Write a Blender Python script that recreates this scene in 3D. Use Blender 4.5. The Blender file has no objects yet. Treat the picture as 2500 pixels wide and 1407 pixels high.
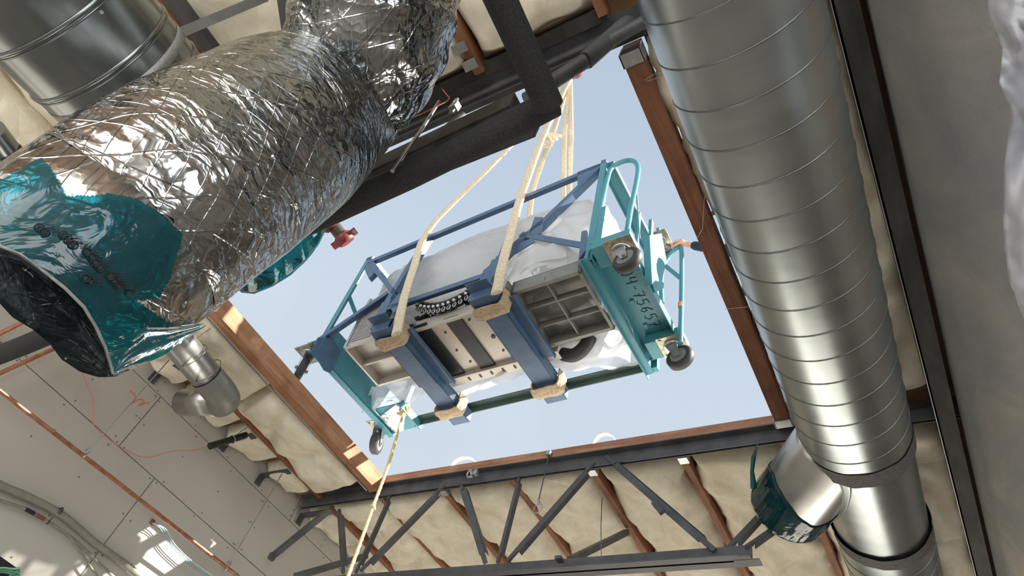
import bpy, math, random
from mathutils import Vector, Matrix, noise
random.seed(7)
PI = math.pi
S = bpy.context.scene
COL = S.collection
CAMZ = 1.6
CAM = Vector((0, 0, CAMZ))
# ------------------------------------------------------------------ camera
F = 1648.78
CX, CY = 1250.0, 703.5
R = Matrix(((0.85863747, -0.24674587, -0.44928629),
            (0.46107685, 0.75473383, 0.46667439),
            (0.22394159, -0.60785962, 0.76181156)))   # image axes (right, down, forward) -> room axes
cd = bpy.data.cameras.new('camera')
cam = bpy.data.objects.new('camera', cd)
COL.objects.link(cam)
cd.sensor_width = 36.0
cd.lens = 36.0 * F / 2500.0
cd.clip_start = 0.02
cd.clip_end = 500
m = Matrix((R.col[0], -R.col[1], -R.col[2])).transposed().to_4x4()
m.translation = CAM
cam.matrix_world = m
S.camera = cam
S.view_settings.view_transform = 'Standard'
S.view_settings.look = 'None'
S.view_settings.gamma = 1
S.view_settings.exposure = 0.0
# ------------------------------------------------------------------ world
W = bpy.data.worlds.new('sky')
S.world = W
W.use_nodes = True
nt = W.node_tree
nt.nodes.clear()
wo = nt.nodes.new('ShaderNodeOutputWorld')
bg = nt.nodes.new('ShaderNodeBackground')
tc = nt.nodes.new('ShaderNodeTexCoord')
sx = nt.nodes.new('ShaderNodeSeparateXYZ')
cr = nt.nodes.new('ShaderNodeValToRGB')
nz = nt.nodes.new('ShaderNodeTexNoise')
nz.inputs['Scale'].default_value = 3.0
nz.inputs['Detail'].default_value = 6.0
mr = nt.nodes.new('ShaderNodeMapRange')
mr.inputs[1].default_value = 0.56
mr.inputs[2].default_value = 0.80
mr.inputs[3].default_value = 0.0
mr.inputs[4].default_value = 0.35
mx = nt.nodes.new('ShaderNodeMixRGB')
mx.inputs[2].default_value = (0.86, 0.90, 0.94, 1)
nt.links.new(tc.outputs['Generated'], sx.inputs[0])
nt.links.new(sx.outputs['Z'], cr.inputs[0])
nt.links.new(tc.outputs['Generated'], nz.inputs['Vector'])
nt.links.new(nz.outputs[0], mr.inputs[0])
nt.links.new(mr.outputs[0], mx.inputs[0])
nt.links.new(cr.outputs[0], mx.inputs[1])
nt.links.new(mx.outputs[0], bg.inputs['Color'])
nt.links.new(bg.outputs[0], wo.inputs['Surface'])
e = cr.color_ramp.elements
e[0].position = 0.0
e[0].color = (0.30, 0.29, 0.27, 1)
e[1].position = 1.0
e[1].color = (0.45, 0.55, 0.69, 1)
for p, c in ((0.02, (1.0, 1.0, 1.0, 1)), (0.25, (1.0, 1.0, 1.0, 1)), (0.50, (0.65, 0.73, 0.82, 1)), (0.72, (0.60, 0.70, 0.82, 1))):
    q = e.new(p)
    q.color = c
bg.inputs['Strength'].default_value = 1.0
# ------------------------------------------------------------------ sun, and added fill lamps that brighten the hall
sd = bpy.data.lights.new('sun', 'SUN')
sd.energy = 14.0
sd.color = (1.0, 0.93, 0.82)
sd.angle = 0.009
sun = bpy.data.objects.new('sun', sd)
COL.objects.link(sun)
SUND = Vector((1.0, 0.42, 0.80)).normalized()
sun.rotation_euler = SUND.to_track_quat('Z', 'Y').to_euler()
sun.location = (10, 4, 12)


def area(name, loc, target, sx_, sy_, power, color):
    d = bpy.data.lights.new(name, 'AREA')
    d.shape = 'RECTANGLE'
    d.size = sx_
    d.size_y = sy_
    d.energy = power
    d.color = color
    o = bpy.data.objects.new(name, d)
    COL.objects.link(o)
    o.location = loc
    o.rotation_euler = (Vector(loc) - Vector(target)).to_track_quat('Z', 'Y').to_euler()
    return o


area('fill_front', (-1.5, -8.3, 2.3), (-1.5, 3, 4.2), 12.0, 4.2, 860, (1.0, 0.97, 0.92))  # added fill lamp behind the camera, lifts the batts and ducts
area('fill_back', (-2.5, 8.5, 0.6), (-2.0, 4.5, 4.6), 5.0, 3.0, 240, (1.0, 0.92, 0.80))  # added warm fill from the far end, no real lamp there
area('fill_side', (3.6, -2.0, 1.6), (-2.0, 2.0, 4.0), 2.5, 2.4, 110, (0.92, 0.97, 1.0))  # added weak cool fill from the right, not a real door

# ------------------------------------------------------------------ point helpers (room coordinates)


def ray(px, py):
    return R @ Vector((px - CX, py - CY, F))


def AT(px, py, d):
    return CAM + ray(px, py) * (d / F)


def ATZ(px, py, z):
    r = ray(px, py)
    return CAM + r * (z / r.z)


def ATY(px, py, y):
    r = ray(px, py)
    return CAM + r * (y / r.y)


def ATX(px, py, x):
    r = ray(px, py)
    return CAM + r * (x / r.x)


def PX(p):
    q = R.transposed() @ (Vector(p) - CAM)
    return (q.x / q.z * F + CX, q.y / q.z * F + CY)


def RZ(x, y, z):
    return Vector((x, y, z + CAMZ))


# ------------------------------------------------------------------ mesh builder


class MB:
    def __init__(self):
        self.v = []
        self.f = []
        self.uv = []
        self.mi = []
        self.sm = []

    def add(self, vs, fs, uvs=None, mi=0, smooth=False):
        b = len(self.v)
        self.v += [Vector(p) for p in vs]
        for k, f in enumerate(fs):
            self.f.append([b + i for i in f])
            self.uv.append(uvs[k] if uvs else None)
            self.mi.append(mi)
            self.sm.append(smooth)
        return self

    def box(self, c, size, M=None, mi=0):
        hx, hy, hz = size[0] / 2, size[1] / 2, size[2] / 2
        vs = []
        for sx in (-1, 1):
            for sy in (-1, 1):
                for sz in (-1, 1):
                    p = Vector((sx * hx, sy * hy, sz * hz))
                    if M:
                        p = M @ p
                    vs.append(p + Vector(c))
        fs = [(0, 1, 3, 2), (4, 6, 7, 5), (0, 4, 5, 1), (2, 3, 7, 6), (0, 2, 6, 4), (1, 5, 7, 3)]
        return self.add(vs, fs, mi=mi)

    def bx(self, x0, x1, y0, y1, z0, z1, mi=0):
        return self.box(((x0 + x1) / 2, (y0 + y1) / 2, (z0 + z1) / 2), (abs(x1 - x0), abs(y1 - y0), abs(z1 - z0)), mi=mi)

    def frame(self, a, b, up):
        d = (Vector(b) - Vector(a)).normalized()
        u = Vector(up)
        s = d.cross(u)
        if s.length < 1e-4:
            s = d.cross(Vector((1, 0.1, 0)))
        s.normalize()
        u = s.cross(d).normalized()
        return d, s, u

    def beam(self, a, b, w, h, up=(0, 0, 1), off=(0, 0), mi=0):
        a = Vector(a)
        b = Vector(b)
        d, s, u = self.frame(a, b, up)
        c = (a + b) / 2 + s * off[0] + u * off[1]
        M = Matrix((s, d, u)).transposed()
        return self.box(c, (w, (b - a).length, h), M, mi)

    def angle(self, a, b, w, h, t=0.006, up=(0, 0, 1), flip=1, mi=0):
        # L section: flat leg w, upright leg h
        self.beam(a, b, w, t, up, (flip * w / 2, t / 2), mi)
        self.beam(a, b, t, h - t, up, (flip * t / 2, t + (h - t) / 2), mi)
        return self

    def tube(self, path, r, n=16, caps=True, fn=None, mi=0, flat=None, up=None, closed=False):
        P = [Vector(p) for p in path]
        N = len(P)
        rr = r if isinstance(r, (list, tuple)) else [r] * N
        T = []
        for i in range(N):
            a = P[max(0, i - 1)]
            b = P[min(N - 1, i + 1)]
            t = (b - a)
            T.append(t.normalized() if t.length > 1e-9 else Vector((0, 0, 1)))
        u = Vector(up) if up else (Vector((0, 0, 1)) if abs(T[0].z) < 0.9 else Vector((1, 0, 0)))
        u = (u - T[0] * u.dot(T[0])).normalized()
        vs = []
        L = 0.0
        Ls = []
        for i in range(N):
            if i:
                L += (P[i] - P[i - 1]).length
                u = u - T[i] * u.dot(T[i])
                u.normalize()
            Ls.append(L)
            s = T[i].cross(u)
            for k in range(n):
                a = 2 * PI * k / n
                ru = rr[i]
                rv = rr[i] * (flat if flat else 1.0)
                q = 1.0
                if fn:
                    q = fn(a, L, i)
                vs.append(P[i] + u * math.cos(a) * ru * q + s * math.sin(a) * rv * q)
        fs = []
        uvs = []
        for i in range(N - 1):
            for k in range(n):
                k2 = (k + 1) % n
                fs.append((i * n + k, i * n + k2, (i + 1) * n + k2, (i + 1) * n + k))
                c0 = 2 * PI * k / n * rr[0]
                c1 = 2 * PI * (k + 1) / n * rr[0]
                uvs.append(((c0, Ls[i]), (c1, Ls[i]), (c1, Ls[i + 1]), (c0, Ls[i + 1])))
        self.add(vs, fs, uvs, mi=mi, smooth=True)
        if caps:
            self.add(vs[:n], [tuple(range(n))][::-1], mi=mi)
            self.add(vs[-n:], [tuple(range(n - 1, -1, -1))], mi=mi)
        return self

    def ring(self, c, ax, R0, r, n=24, m=8, mi=0, a0=0, a1=2 * PI):
        ax = Vector(ax).normalized()
        u = ax.orthogonal().normalized()
        s = ax.cross(u)
        pts = [Vector(c) + (u * math.cos(a0 + (a1 - a0) * k / n) + s * math.sin(a0 + (a1 - a0) * k / n)) * R0 for k in range(n + 1)]
        return self.tube(pts, r, m, caps=(a1 - a0) < 6.2, mi=mi)

    def disc(self, c, ax, r, h, n=20, mi=0, bevel=0.0):
        ax = Vector(ax).normalized()
        c = Vector(c)
        if bevel:
            path = [c - ax * h / 2, c - ax * (h / 2), c - ax * (h / 2 - bevel), c + ax * (h / 2 - bevel), c + ax * h / 2]
            return self.tube([path[0], path[2], path[3], path[4]], [r - bevel, r, r, r - bevel], n, mi=mi)
        return self.tube([c - ax * h / 2, c + ax * h / 2], r, n, mi=mi)

    def blob(self, c, rad, n=12, m=8, M=None, fn=None, mi=0):
        vs = []
        for j in range(m + 1):
            ph = PI * j / m
            for k in range(n):
                a = 2 * PI * k / n
                d = Vector((math.sin(ph) * math.cos(a), math.sin(ph) * math.sin(a), math.cos(ph)))
                q = fn(d) if fn else 1.0
                p = Vector((d.x * rad[0], d.y * rad[1], d.z * rad[2])) * q
                if M:
                    p = M @ p
                vs.append(p + Vector(c))
        fs = []
        for j in range(m):
            for k in range(n):
                k2 = (k + 1) % n
                fs.append((j * n + k, (j + 1) * n + k, (j + 1) * n + k2, j * n + k2))
        return self.add(vs, fs, mi=mi, smooth=True)

    def prism(self, poly, ext, mi=0):
        n = len(poly)
        a = [Vector(p) for p in poly]
        b = [p + Vector(ext) for p in a]
        fs = [tuple(range(n)), tuple(range(2 * n - 1, n - 1, -1))]
        fs += [(i, i + n, (i + 1) % n + n, (i + 1) % n) for i in range(n)]
        return self.add(a + b, fs, mi=mi)

    def sheet(self, grid, th=0.0, mi=0, keep=None, smooth=True):
        ni = len(grid)
        nj = len(grid[0])
        vs = [p for row in grid for p in row]
        fs = []
        uvs = []
        for i in range(ni - 1):
            for j in range(nj - 1):
                if keep and not keep(i, j):
                    continue
                fs.append((i * nj + j, i * nj + j + 1, (i + 1) * nj + j + 1, (i + 1) * nj + j))
                uvs.append(((i / ni, j / nj), (i / ni, (j + 1) / nj), ((i + 1) / ni, (j + 1) / nj), ((i + 1) / ni, j / nj)))
        return self.add(vs, fs, uvs, mi=mi, smooth=smooth)


def mesh_from(mb, name, mats, origin):
    me = bpy.data.meshes.new(name)
    me.from_pydata([v - origin for v in mb.v], [], mb.f)
    for mm in (mats if isinstance(mats, (list, tuple)) else [mats]):
        me.materials.append(mm)
    me.polygons.foreach_set('material_index', mb.mi)
    me.polygons.foreach_set('use_smooth', mb.sm)
    ul = me.uv_layers.new(name='UVMap')
    k = 0
    for i, f in enumerate(mb.f):
        u = mb.uv[i]
        if u:
            for j in range(len(f)):
                ul.data[k + j].uv = u[j]
        k += len(f)
    me.update()
    return me


def used(mb):
    ids = set(i for f in mb.f for i in f)
    return ids


def obj(name, mb, mats, parent=None, sol=0.0, base=None, bev=0.0, merge=False):
    if parent is not None:
        origin = Vector((0, 0, 0)) if is_local(parent) else parent_origin(parent)
    else:
        vs = [mb.v[i] for i in used(mb)]
        lo = Vector([min(v[k] for v in vs) for k in range(3)])
        hi = Vector([max(v[k] for v in vs) for k in range(3)])
        origin = Vector(((lo.x + hi.x) / 2, (lo.y + hi.y) / 2, lo.z))
    me = mesh_from(mb, name, mats, origin)
    o = bpy.data.objects.new(name, me)
    COL.objects.link(o)
    if parent is not None:
        o.parent = parent
    else:
        o.location = origin
    if sol:
        md = o.modifiers.new('sol', 'SOLIDIFY')
        md.thickness = sol
        md.offset = 0
    if bev:
        md = o.modifiers.new('bev', 'BEVEL')
        md.width = bev
        md.segments = 2
        md.limit_method = 'ANGLE'
    return o


def is_local(p):
    while p is not None:
        if p.name in LOCAL:
            return True
        p = p.parent
    return False


LOCAL = set()


def parent_origin(p):
    o = Vector((0, 0, 0))
    q = p
    while q is not None:
        o += Vector(q.location)
        q = q.parent
    return o


def thing(name, label, cat, loc=(0, 0, 0), group=None):
    o = bpy.data.objects.new(name, None)
    COL.objects.link(o)
    o.location = loc
    o.empty_display_size = 0.1
    tag(o, label, cat, group)
    return o


def tag(o, label, cat, group=None, kind=None):
    o['label'] = label
    o['category'] = cat
    if group:
        o['group'] = group
    if kind:
        o['kind'] = kind
    return o


def struct(o):
    o['kind'] = 'structure'
    return o


# ------------------------------------------------------------------ materials


class NT:
    def __init__(self, name):
        self.m = bpy.data.materials.new(name)
        self.m.use_nodes = True
        self.t = self.m.node_tree
        self.b = self.t.nodes['Principled BSDF']
        self.out = self.t.nodes['Material Output']

    def n(self, typ, **kw):
        x = self.t.nodes.new(typ)
        for k, v in kw.items():
            if k.startswith('i_'):
                key = k[2:].replace('_', ' ')
                x.inputs[key].default_value = v
            else:
                setattr(x, k, v)
        return x

    def l(self, a, b):
        self.t.links.new(a, b)

    def coord(self, which='Object', scale=(1, 1, 1), rot=(0, 0, 0)):
        c = self.n('ShaderNodeTexCoord')
        mp = self.n('ShaderNodeMapping')
        mp.inputs['Scale'].default_value = scale
        mp.inputs['Rotation'].default_value = rot
        self.l(c.outputs[which], mp.inputs[0])
        return mp.outputs[0]

    def ramp(self, src, stops):
        r = self.n('ShaderNodeValToRGB')
        e = r.color_ramp.elements
        e[0].position, e[0].color = stops[0][0], (*stops[0][1], 1)
        e[1].position, e[1].color = stops[-1][0], (*stops[-1][1], 1)
        for p, c in stops[1:-1]:
            q = e.new(p)
            q.color = (*c, 1)
        self.l(src, r.inputs[0])
        return r.outputs[0]

    def bump(self, h, strength, dist=0.01, prev=None):
        b = self.n('ShaderNodeBump')
        b.inputs['Strength'].default_value = strength
        b.inputs['Distance'].default_value = dist
        self.l(h, b.inputs['Height'])
        if prev is not None:
            self.l(prev, b.inputs['Normal'])
        return b.outputs[0]


def simple(name, col, rough=0.5, metal=0.0, var=0.15, scale=12.0, bump=0.1, bdist=0.002, spec=0.5, stretch=(1, 1, 1), which='Object', rvar=0.0):
    k = NT(name)
    v = k.coord(which, stretch)
    nz = k.n('ShaderNodeTexNoise', i_Scale=scale, i_Detail=6.0, i_Roughness=0.6)
    k.l(v, nz.inputs['Vector'])
    c0 = tuple(max(0, x * (1 - var)) for x in col)
    c1 = tuple(min(1, x * (1 + var)) for x in col)
    k.l(k.ramp(nz.outputs[0], [(0.3, c0), (0.7, c1)]), k.b.inputs['Base Color'])
    k.b.inputs['Metallic'].default_value = metal
    k.b.inputs['Roughness'].default_value = rough
    k.b.inputs['Specular IOR Level'].default_value = spec
    if rvar:
        mr = k.n('ShaderNodeMapRange')
        mr.inputs[3].default_value = rough - rvar
        mr.inputs[4].default_value = rough + rvar
        k.l(nz.outputs[0], mr.inputs[0])
        k.l(mr.outputs[0], k.b.inputs['Roughness'])
    if bump:
        k.l(k.bump(nz.outputs[0], bump, bdist), k.b.inputs['Normal'])
    return k.m


def wood_mat(name, c0, c1, c2, axis='Y'):
    k = NT(name)
    sc = {'Y': (14, 0.9, 14), 'X': (0.9, 14, 14)}[axis]
    v = k.coord('Object', sc)
    nz = k.n('ShaderNodeTexNoise', i_Scale=1.4, i_Detail=8.0, i_Roughness=0.65, i_Distortion=1.2)
    k.l(v, nz.inputs['Vector'])
    c = k.ramp(nz.outputs[0], [(0.28, c0), (0.5, c1), (0.75, c2)])
    v2 = k.coord('Object', (3, 3, 3))
    n2 = k.n('ShaderNodeTexNoise', i_Scale=1.6, i_Detail=4.0)
    k.l(v2, n2.inputs['Vector'])
    st = k.ramp(n2.outputs[0], [(0.36, (0.62, 0.52, 0.45)), (0.55, (1, 1, 1))])
    mx = k.n('ShaderNodeMixRGB', blend_type='MULTIPLY')
    mx.inputs[0].default_value = 0.7
    k.l(c, mx.inputs[1])
    k.l(st, mx.inputs[2])
    k.l(mx.outputs[0], k.b.inputs['Base Color'])
    k.b.inputs['Roughness'].default_value = 0.7
    k.l(k.bump(nz.outputs[0], 0.3, 0.003), k.b.inputs['Normal'])
    return k.m


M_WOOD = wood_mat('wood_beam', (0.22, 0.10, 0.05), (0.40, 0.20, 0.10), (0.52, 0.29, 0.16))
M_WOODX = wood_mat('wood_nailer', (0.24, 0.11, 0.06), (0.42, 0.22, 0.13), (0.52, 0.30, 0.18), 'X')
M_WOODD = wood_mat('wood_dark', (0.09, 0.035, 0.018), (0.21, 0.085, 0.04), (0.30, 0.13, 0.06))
M_PURL = wood_mat('wood_purlin', (0.16, 0.065, 0.03), (0.29, 0.125, 0.06), (0.38, 0.18, 0.09))
M_PLY = simple('plywood_deck', (0.34, 0.21, 0.12), 0.8)
M_STEEL = simple('painted_steel', (0.070, 0.074, 0.082), 0.5, 0.0, 0.35, 7.0, 0.15, 0.001, spec=0.5)
M_STEELR = simple('rusty_dark_steel', (0.052, 0.050, 0.048), 0.65, 0.0, 0.6, 9.0, 0.3, 0.002, stretch=(1, 0.3, 1))
M_FOAM = simple('foam_pipe_insulation', (0.028, 0.029, 0.031), 0.85, 0.0, 0.5, 160.0, 0.7, 0.002, spec=0.35)
M_RUB = simple('black_rubber', (0.03, 0.03, 0.032), 0.55, 0, 0.2, 40)
M_ZINC = simple('zinc_plate', (0.48, 0.49, 0.50), 0.38, 0.85, 0.15, 30, 0.05)
M_YZINC = simple('yellow_zinc', (0.40, 0.37, 0.27), 0.35, 0.8, 0.3, 40, 0.05)
M_TEAL = simple('teal_paint', (0.050, 0.22, 0.265), 0.38, 0.0, 0.12, 6, 0.05, spec=0.6)
M_BLUE = simple('blue_paint', (0.060, 0.115, 0.20), 0.42, 0.0, 0.14, 9, 0.08, spec=0.5)
M_CREAMP = simple('beige_panel', (0.50, 0.46, 0.40), 0.35, 0.35, 0.06, 4, 0.03)
M_GREY = simple('grey_bracket', (0.22, 0.22, 0.20), 0.5, 0.3, 0.15, 10)
M_BLK = simple('black_panel', (0.02, 0.021, 0.023), 0.4, 0.0, 0.2, 20)
M_DRY = simple('gypsum_board', (0.50, 0.485, 0.45), 0.55, 0.0, 0.05, 1.2, 0.03, spec=0.4)
M_GAP = simple('board_joint', (0.20, 0.19, 0.17), 0.8, 0, 0.2, 20, 0)
M_STRAP = simple('canvas_sling', (0.62, 0.53, 0.38), 0.85, 0.0, 0.25, 60, 0.6, 0.003)
M_SLEEVE = simple('tan_sleeve', (0.42, 0.32, 0.21), 0.85, 0.0, 0.25, 40, 0.7, 0.004)
M_ROPE = simple('yellow_rope', (0.72, 0.56, 0.26), 0.8, 0, 0.25, 90, 0.7, 0.003)
M_RED = simple('red_paint', (0.26, 0.055, 0.055), 0.45, 0, 0.15, 14)
M_PINK = simple('pink_string', (0.70, 0.22, 0.20), 0.8, 0, 0.1, 30)
M_SKIN = simple('skin', (0.62, 0.36, 0.27), 0.55, 0, 0.08, 25, 0.1)
M_NAVY = simple('navy_cloth', (0.015, 0.022, 0.045), 0.85, 0, 0.3, 60, 0.4)
M_HAIR = simple('dark_hair', (0.04, 0.025, 0.015), 0.7, 0, 0.3, 60)
M_ORG = simple('orange_tape', (0.80, 0.28, 0.06), 0.6)
M_INK = simple('dark_marker', (0.008, 0.014, 0.02), 0.6)
M_CONC = simple('concrete_floor', (0.46, 0.45, 0.43), 0.7, 0, 0.12, 2)
M_PVC = simple('black_pipe', (0.018, 0.018, 0.02), 0.45, 0, 0.2, 30)
M_CABLE = simple('conduit_cover', (0.30, 0.29, 0.25), 0.5, 0.35, 0.15, 30)
M_GREENW = simple('green_wire', (0.05, 0.35, 0.16), 0.45)
M_BLUEW = simple('pale_blue_wire', (0.30, 0.52, 0.58), 0.5)
M_WHITEW = simple('white_wire', (0.7, 0.72, 0.74), 0.5)
M_ROOFM = simple('roof_membrane', (0.80, 0.80, 0.79), 0.8)
M_SEAL = simple('duct_sealant', (0.105, 0.100, 0.098), 0.75, 0.0, 0.3, 40, 0.5, 0.004, stretch=(1, 1, 3))
M_BROWNP = simple('brown_pipe', (0.10, 0.075, 0.06), 0.4, 0.4)
M_GREEN = simple('dark_green_steel', (0.06, 0.10, 0.085), 0.5)


def copper_mat():
    k = NT('copper')
    v = k.coord('Object', (6, 6, 6))
    nz = k.n('ShaderNodeTexNoise', i_Scale=3.0, i_Detail=5.0)
    k.l(v, nz.inputs['Vector'])
    k.l(k.ramp(nz.outputs[0], [(0.3, (0.40, 0.17, 0.10)), (0.7, (0.72, 0.36, 0.24))]), k.b.inputs['Base Color'])
    k.b.inputs['Metallic'].default_value = 0.9
    k.b.inputs['Roughness'].default_value = 0.38
    return k.m


M_COP = copper_mat()


def galv_mat(name, col=(0.42, 0.465, 0.47), rough=0.30, streak=(1.2, 9, 1), bmp=0.12):
    k = NT(name)
    v = k.coord('Object', (1, 1, 1))
    sp = k.n('ShaderNodeTexVoronoi', i_Scale=45.0)
    k.l(v, sp.inputs['Vector'])
    v2 = k.coord('UV', streak)
    nz = k.n('ShaderNodeTexNoise', i_Scale=1.0, i_Detail=5.0, i_Roughness=0.6)
    k.l(v2, nz.inputs['Vector'])
    c = k.ramp(nz.outputs[0], [(0.25, tuple(x * 0.88 for x in col)), (0.7, col)])
    v3 = k.coord('Object', (2, 2, 2))
    n3 = k.n('ShaderNodeTexNoise', i_Scale=2.0, i_Detail=3.0)
    k.l(v3, n3.inputs['Vector'])
    mx = k.n('ShaderNodeMixRGB', blend_type='MULTIPLY')
    mx.inputs[0].default_value = 0.5
    k.l(c, mx.inputs[1])
    k.l(k.ramp(n3.outputs[0], [(0.35, (0.72, 0.74, 0.74)), (0.65, (1, 1, 1))]), mx.inputs[2])
    k.l(mx.outputs[0], k.b.inputs['Base Color'])
    k.b.inputs['Metallic'].default_value = 0.95
    mr = k.n('ShaderNodeMapRange')
    mr.inputs[3].default_value = rough - 0.05
    mr.inputs[4].default_value = rough + 0.08
    k.l(nz.outputs[0], mr.inputs[0])
    k.l(mr.outputs[0], k.b.inputs['Roughness'])
    n = k.bump(n3.outputs[0], bmp, 0.01)
    k.l(n, k.b.inputs['Normal'])
    return k.m


M_GALV = galv_mat('galvanised_sheet')
M_GALVD = galv_mat('dull_galvanised', (0.27, 0.295, 0.30), 0.22, (7, 0.5, 1), 0.2)
M_SEAM = simple('seam_metal', (0.16, 0.17, 0.17), 0.35, 0.8, 0.1, 20, 0)
M_GALVS = galv_mat('small_duct_galvanised', (0.60, 0.61, 0.60), 0.3)


def foil_mat():
    k = NT('crinkled_foil')
    v = k.coord('UV', (1, 1, 1))
    # domain warp
    nzw = k.n('ShaderNodeTexNoise', i_Scale=9.0, i_Detail=3.0)
    k.l(v, nzw.inputs['Vector'])
    add = k.n('ShaderNodeVectorMath', operation='MULTIPLY_ADD')
    add.inputs[1].default_value = (0.10, 0.10, 0.10)
    k.l(nzw.outputs['Color'], add.inputs[0])
    k.l(v, add.inputs[2])

    def vor(sc, stretch):
        mp = k.n('ShaderNodeMapping')
        mp.inputs['Scale'].default_value = stretch
        k.l(add.outputs[0], mp.inputs[0])
        x = k.n('ShaderNodeTexVoronoi', i_Scale=sc)
        x.feature = 'F1'
        k.l(mp.outputs[0], x.inputs['Vector'])
        return x.outputs['Distance']
    a = vor(7, (0.8, 2.0, 1))
    b = vor(19, (0.6, 2.6, 1))
    c = vor(60, (0.7, 2.0, 1))
    msk = k.n('ShaderNodeTexNoise', i_Scale=3.2, i_Detail=2.0)
    k.l(v, msk.inputs['Vector'])

    def mod(src, lo, hi):
        mr = k.n('ShaderNodeMapRange')
        mr.inputs[1].default_value = 0.40
        mr.inputs[2].default_value = 0.62
        mr.inputs[3].default_value = lo
        mr.inputs[4].default_value = hi
        k.l(msk.outputs[0], mr.inputs[0])
        mu = k.n('ShaderNodeMath', operation='MULTIPLY')
        k.l(src, mu.inputs[0])
        k.l(mr.outputs[0], mu.inputs[1])
        return mu.outputs[0]
    n1 = k.bump(mod(a, 0.6, 1.0), 0.9, 0.022)
    n2 = k.bump(mod(b, 0.45, 1.0), 0.9, 0.010)
    k.l(n1, n2.node.inputs['Normal'])
    n3 = k.bump(mod(c, 0.45, 1.0), 0.8, 0.0022, n2)
    # scrim threads: two diagonal families and one across
    sep = k.n('ShaderNodeSeparateXYZ')
    k.l(v, sep.inputs[0])

    def thread(cu, cv, sp):
        m1 = k.n('ShaderNodeMath', operation='MULTIPLY')
        m1.inputs[1].default_value = cu / sp
        k.l(sep.outputs[0], m1.inputs[0])
        m2 = k.n('ShaderNodeMath', operation='MULTIPLY_ADD')
        m2.inputs[1].default_value = cv / sp
        k.l(sep.outputs[1], m2.inputs[0])
        k.l(m1.outputs[0], m2.inputs[2])
        f = k.n('ShaderNodeMath', operation='FRACT')
        k.l(m2.outputs[0], f.inputs[0])
        s = k.n('ShaderNodeMath', operation='SUBTRACT')
        s.inputs[1].default_value = 0.5
        k.l(f.outputs[0], s.inputs[0])
        ab = k.n('ShaderNodeMath', operation='ABSOLUTE')
        k.l(s.outputs[0], ab.inputs[0])
        return ab.outputs[0]
    t1 = thread(1.0, 0.55, 0.046)
    t2 = thread(-0.30, 1.0, 0.060)
    t3 = thread(1.0, -0.9, 0.11)
    mn = k.n('ShaderNodeMath', operation='MINIMUM')
    k.l(t1, mn.inputs[0])
    k.l(t2, mn.inputs[1])
    mn2 = k.n('ShaderNodeMath', operation='MINIMUM')
    k.l(mn.outputs[0], mn2.inputs[0])
    k.l(t3, mn2.inputs[1])
    tm = k.n('ShaderNodeMapRange')
    tm.inputs[1].default_value = 0.0
    tm.inputs[2].default_value = 0.030
    tm.inputs[3].default_value = 1.0
    tm.inputs[4].default_value = 0.0
    k.l(mn2.outputs[0], tm.inputs[0])
    n4 = k.bump(tm.outputs[0], 0.5, 0.0020, n3)
    k.l(n4, k.b.inputs['Normal'])
    k.b.inputs['Base Color'].default_value = (0.36, 0.38, 0.39, 1)
    k.b.inputs['Metallic'].default_value = 1.0
    k.b.inputs['Roughness'].default_value = 0.17
    return k.m


M_FOIL = foil_mat()


def film_mat(name, col, trans, rough=0.12, mixop=0.5, bumps=0.5, bscale=25):
    """thin coloured film: part clear tinted, part glossy"""
    k = NT(name)
    k.t.nodes.remove(k.b)
    v = k.coord('Object', (1, 1, 1))
    vo = k.n('ShaderNodeTexNoise', i_Scale=bscale, i_Detail=3.0, i_Distortion=1.5)
    k.l(v, vo.inputs['Vector'])
    nrm = k.bump(vo.outputs[0], bumps, 0.02)
    tr = k.n('ShaderNodeBsdfTransparent')
    tr.inputs[0].default_value = (*trans, 1)
    df = k.n('ShaderNodeBsdfDiffuse')
    df.inputs[0].default_value = (*col, 1)
    tl = k.n('ShaderNodeBsdfTranslucent')
    tl.inputs[0].default_value = (*col, 1)
    k.l(nrm, df.inputs['Normal'])
    m0 = k.n('ShaderNodeMixShader')
    m0.inputs[0].default_value = 0.68
    k.l(df.outputs[0], m0.inputs[1])
    k.l(tl.outputs[0], m0.inputs[2])
    m1 = k.n('ShaderNodeMixShader')
    m1.inputs[0].default_value = mixop
    k.l(tr.outputs[0], m1.inputs[1])
    k.l(m0.outputs[0], m1.inputs[2])
    gl = k.n('ShaderNodeBsdfGlossy')
    gl.inputs['Roughness'].default_value = rough
    gl.inputs[0].default_value = (1, 1, 1, 1)
    k.l(nrm, gl.inputs['Normal'])
    fr = k.n('ShaderNodeFresnel')
    fr.inputs[0].default_value = 1.5
    k.l(nrm, fr.inputs['Normal'])
    m2 = k.n('ShaderNodeMixShader')
    k.l(fr.outputs[0], m2.inputs[0])
    k.l(m1.outputs[0], m2.inputs[1])
    k.l(gl.outputs[0], m2.inputs[2])
    k.l(m2.outputs[0], k.out.inputs['Surface'])
    return k.m


M_TFILM = film_mat('teal_film', (0.0, 0.19, 0.25), (0.0, 0.40, 0.50), 0.10, 0.6, 0.35, 10)
M_TFILM2 = film_mat('teal_film_taut', (0.0, 0.22, 0.26), (0.01, 0.50, 0.55), 0.10, 0.35, 0.15, 10)
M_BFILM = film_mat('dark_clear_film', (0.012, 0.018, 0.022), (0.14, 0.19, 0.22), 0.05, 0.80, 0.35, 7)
M_CFILM = film_mat('clear_poly_film', (0.90, 0.91, 0.92), (0.95, 0.96, 0.97), 0.30, 0.72, 0.6, 9)
M_WFILM = film_mat('white_poly_sheet', (0.78, 0.80, 0.86), (0.8, 0.8, 0.8), 0.45, 0.95, 0.3, 9)


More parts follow.
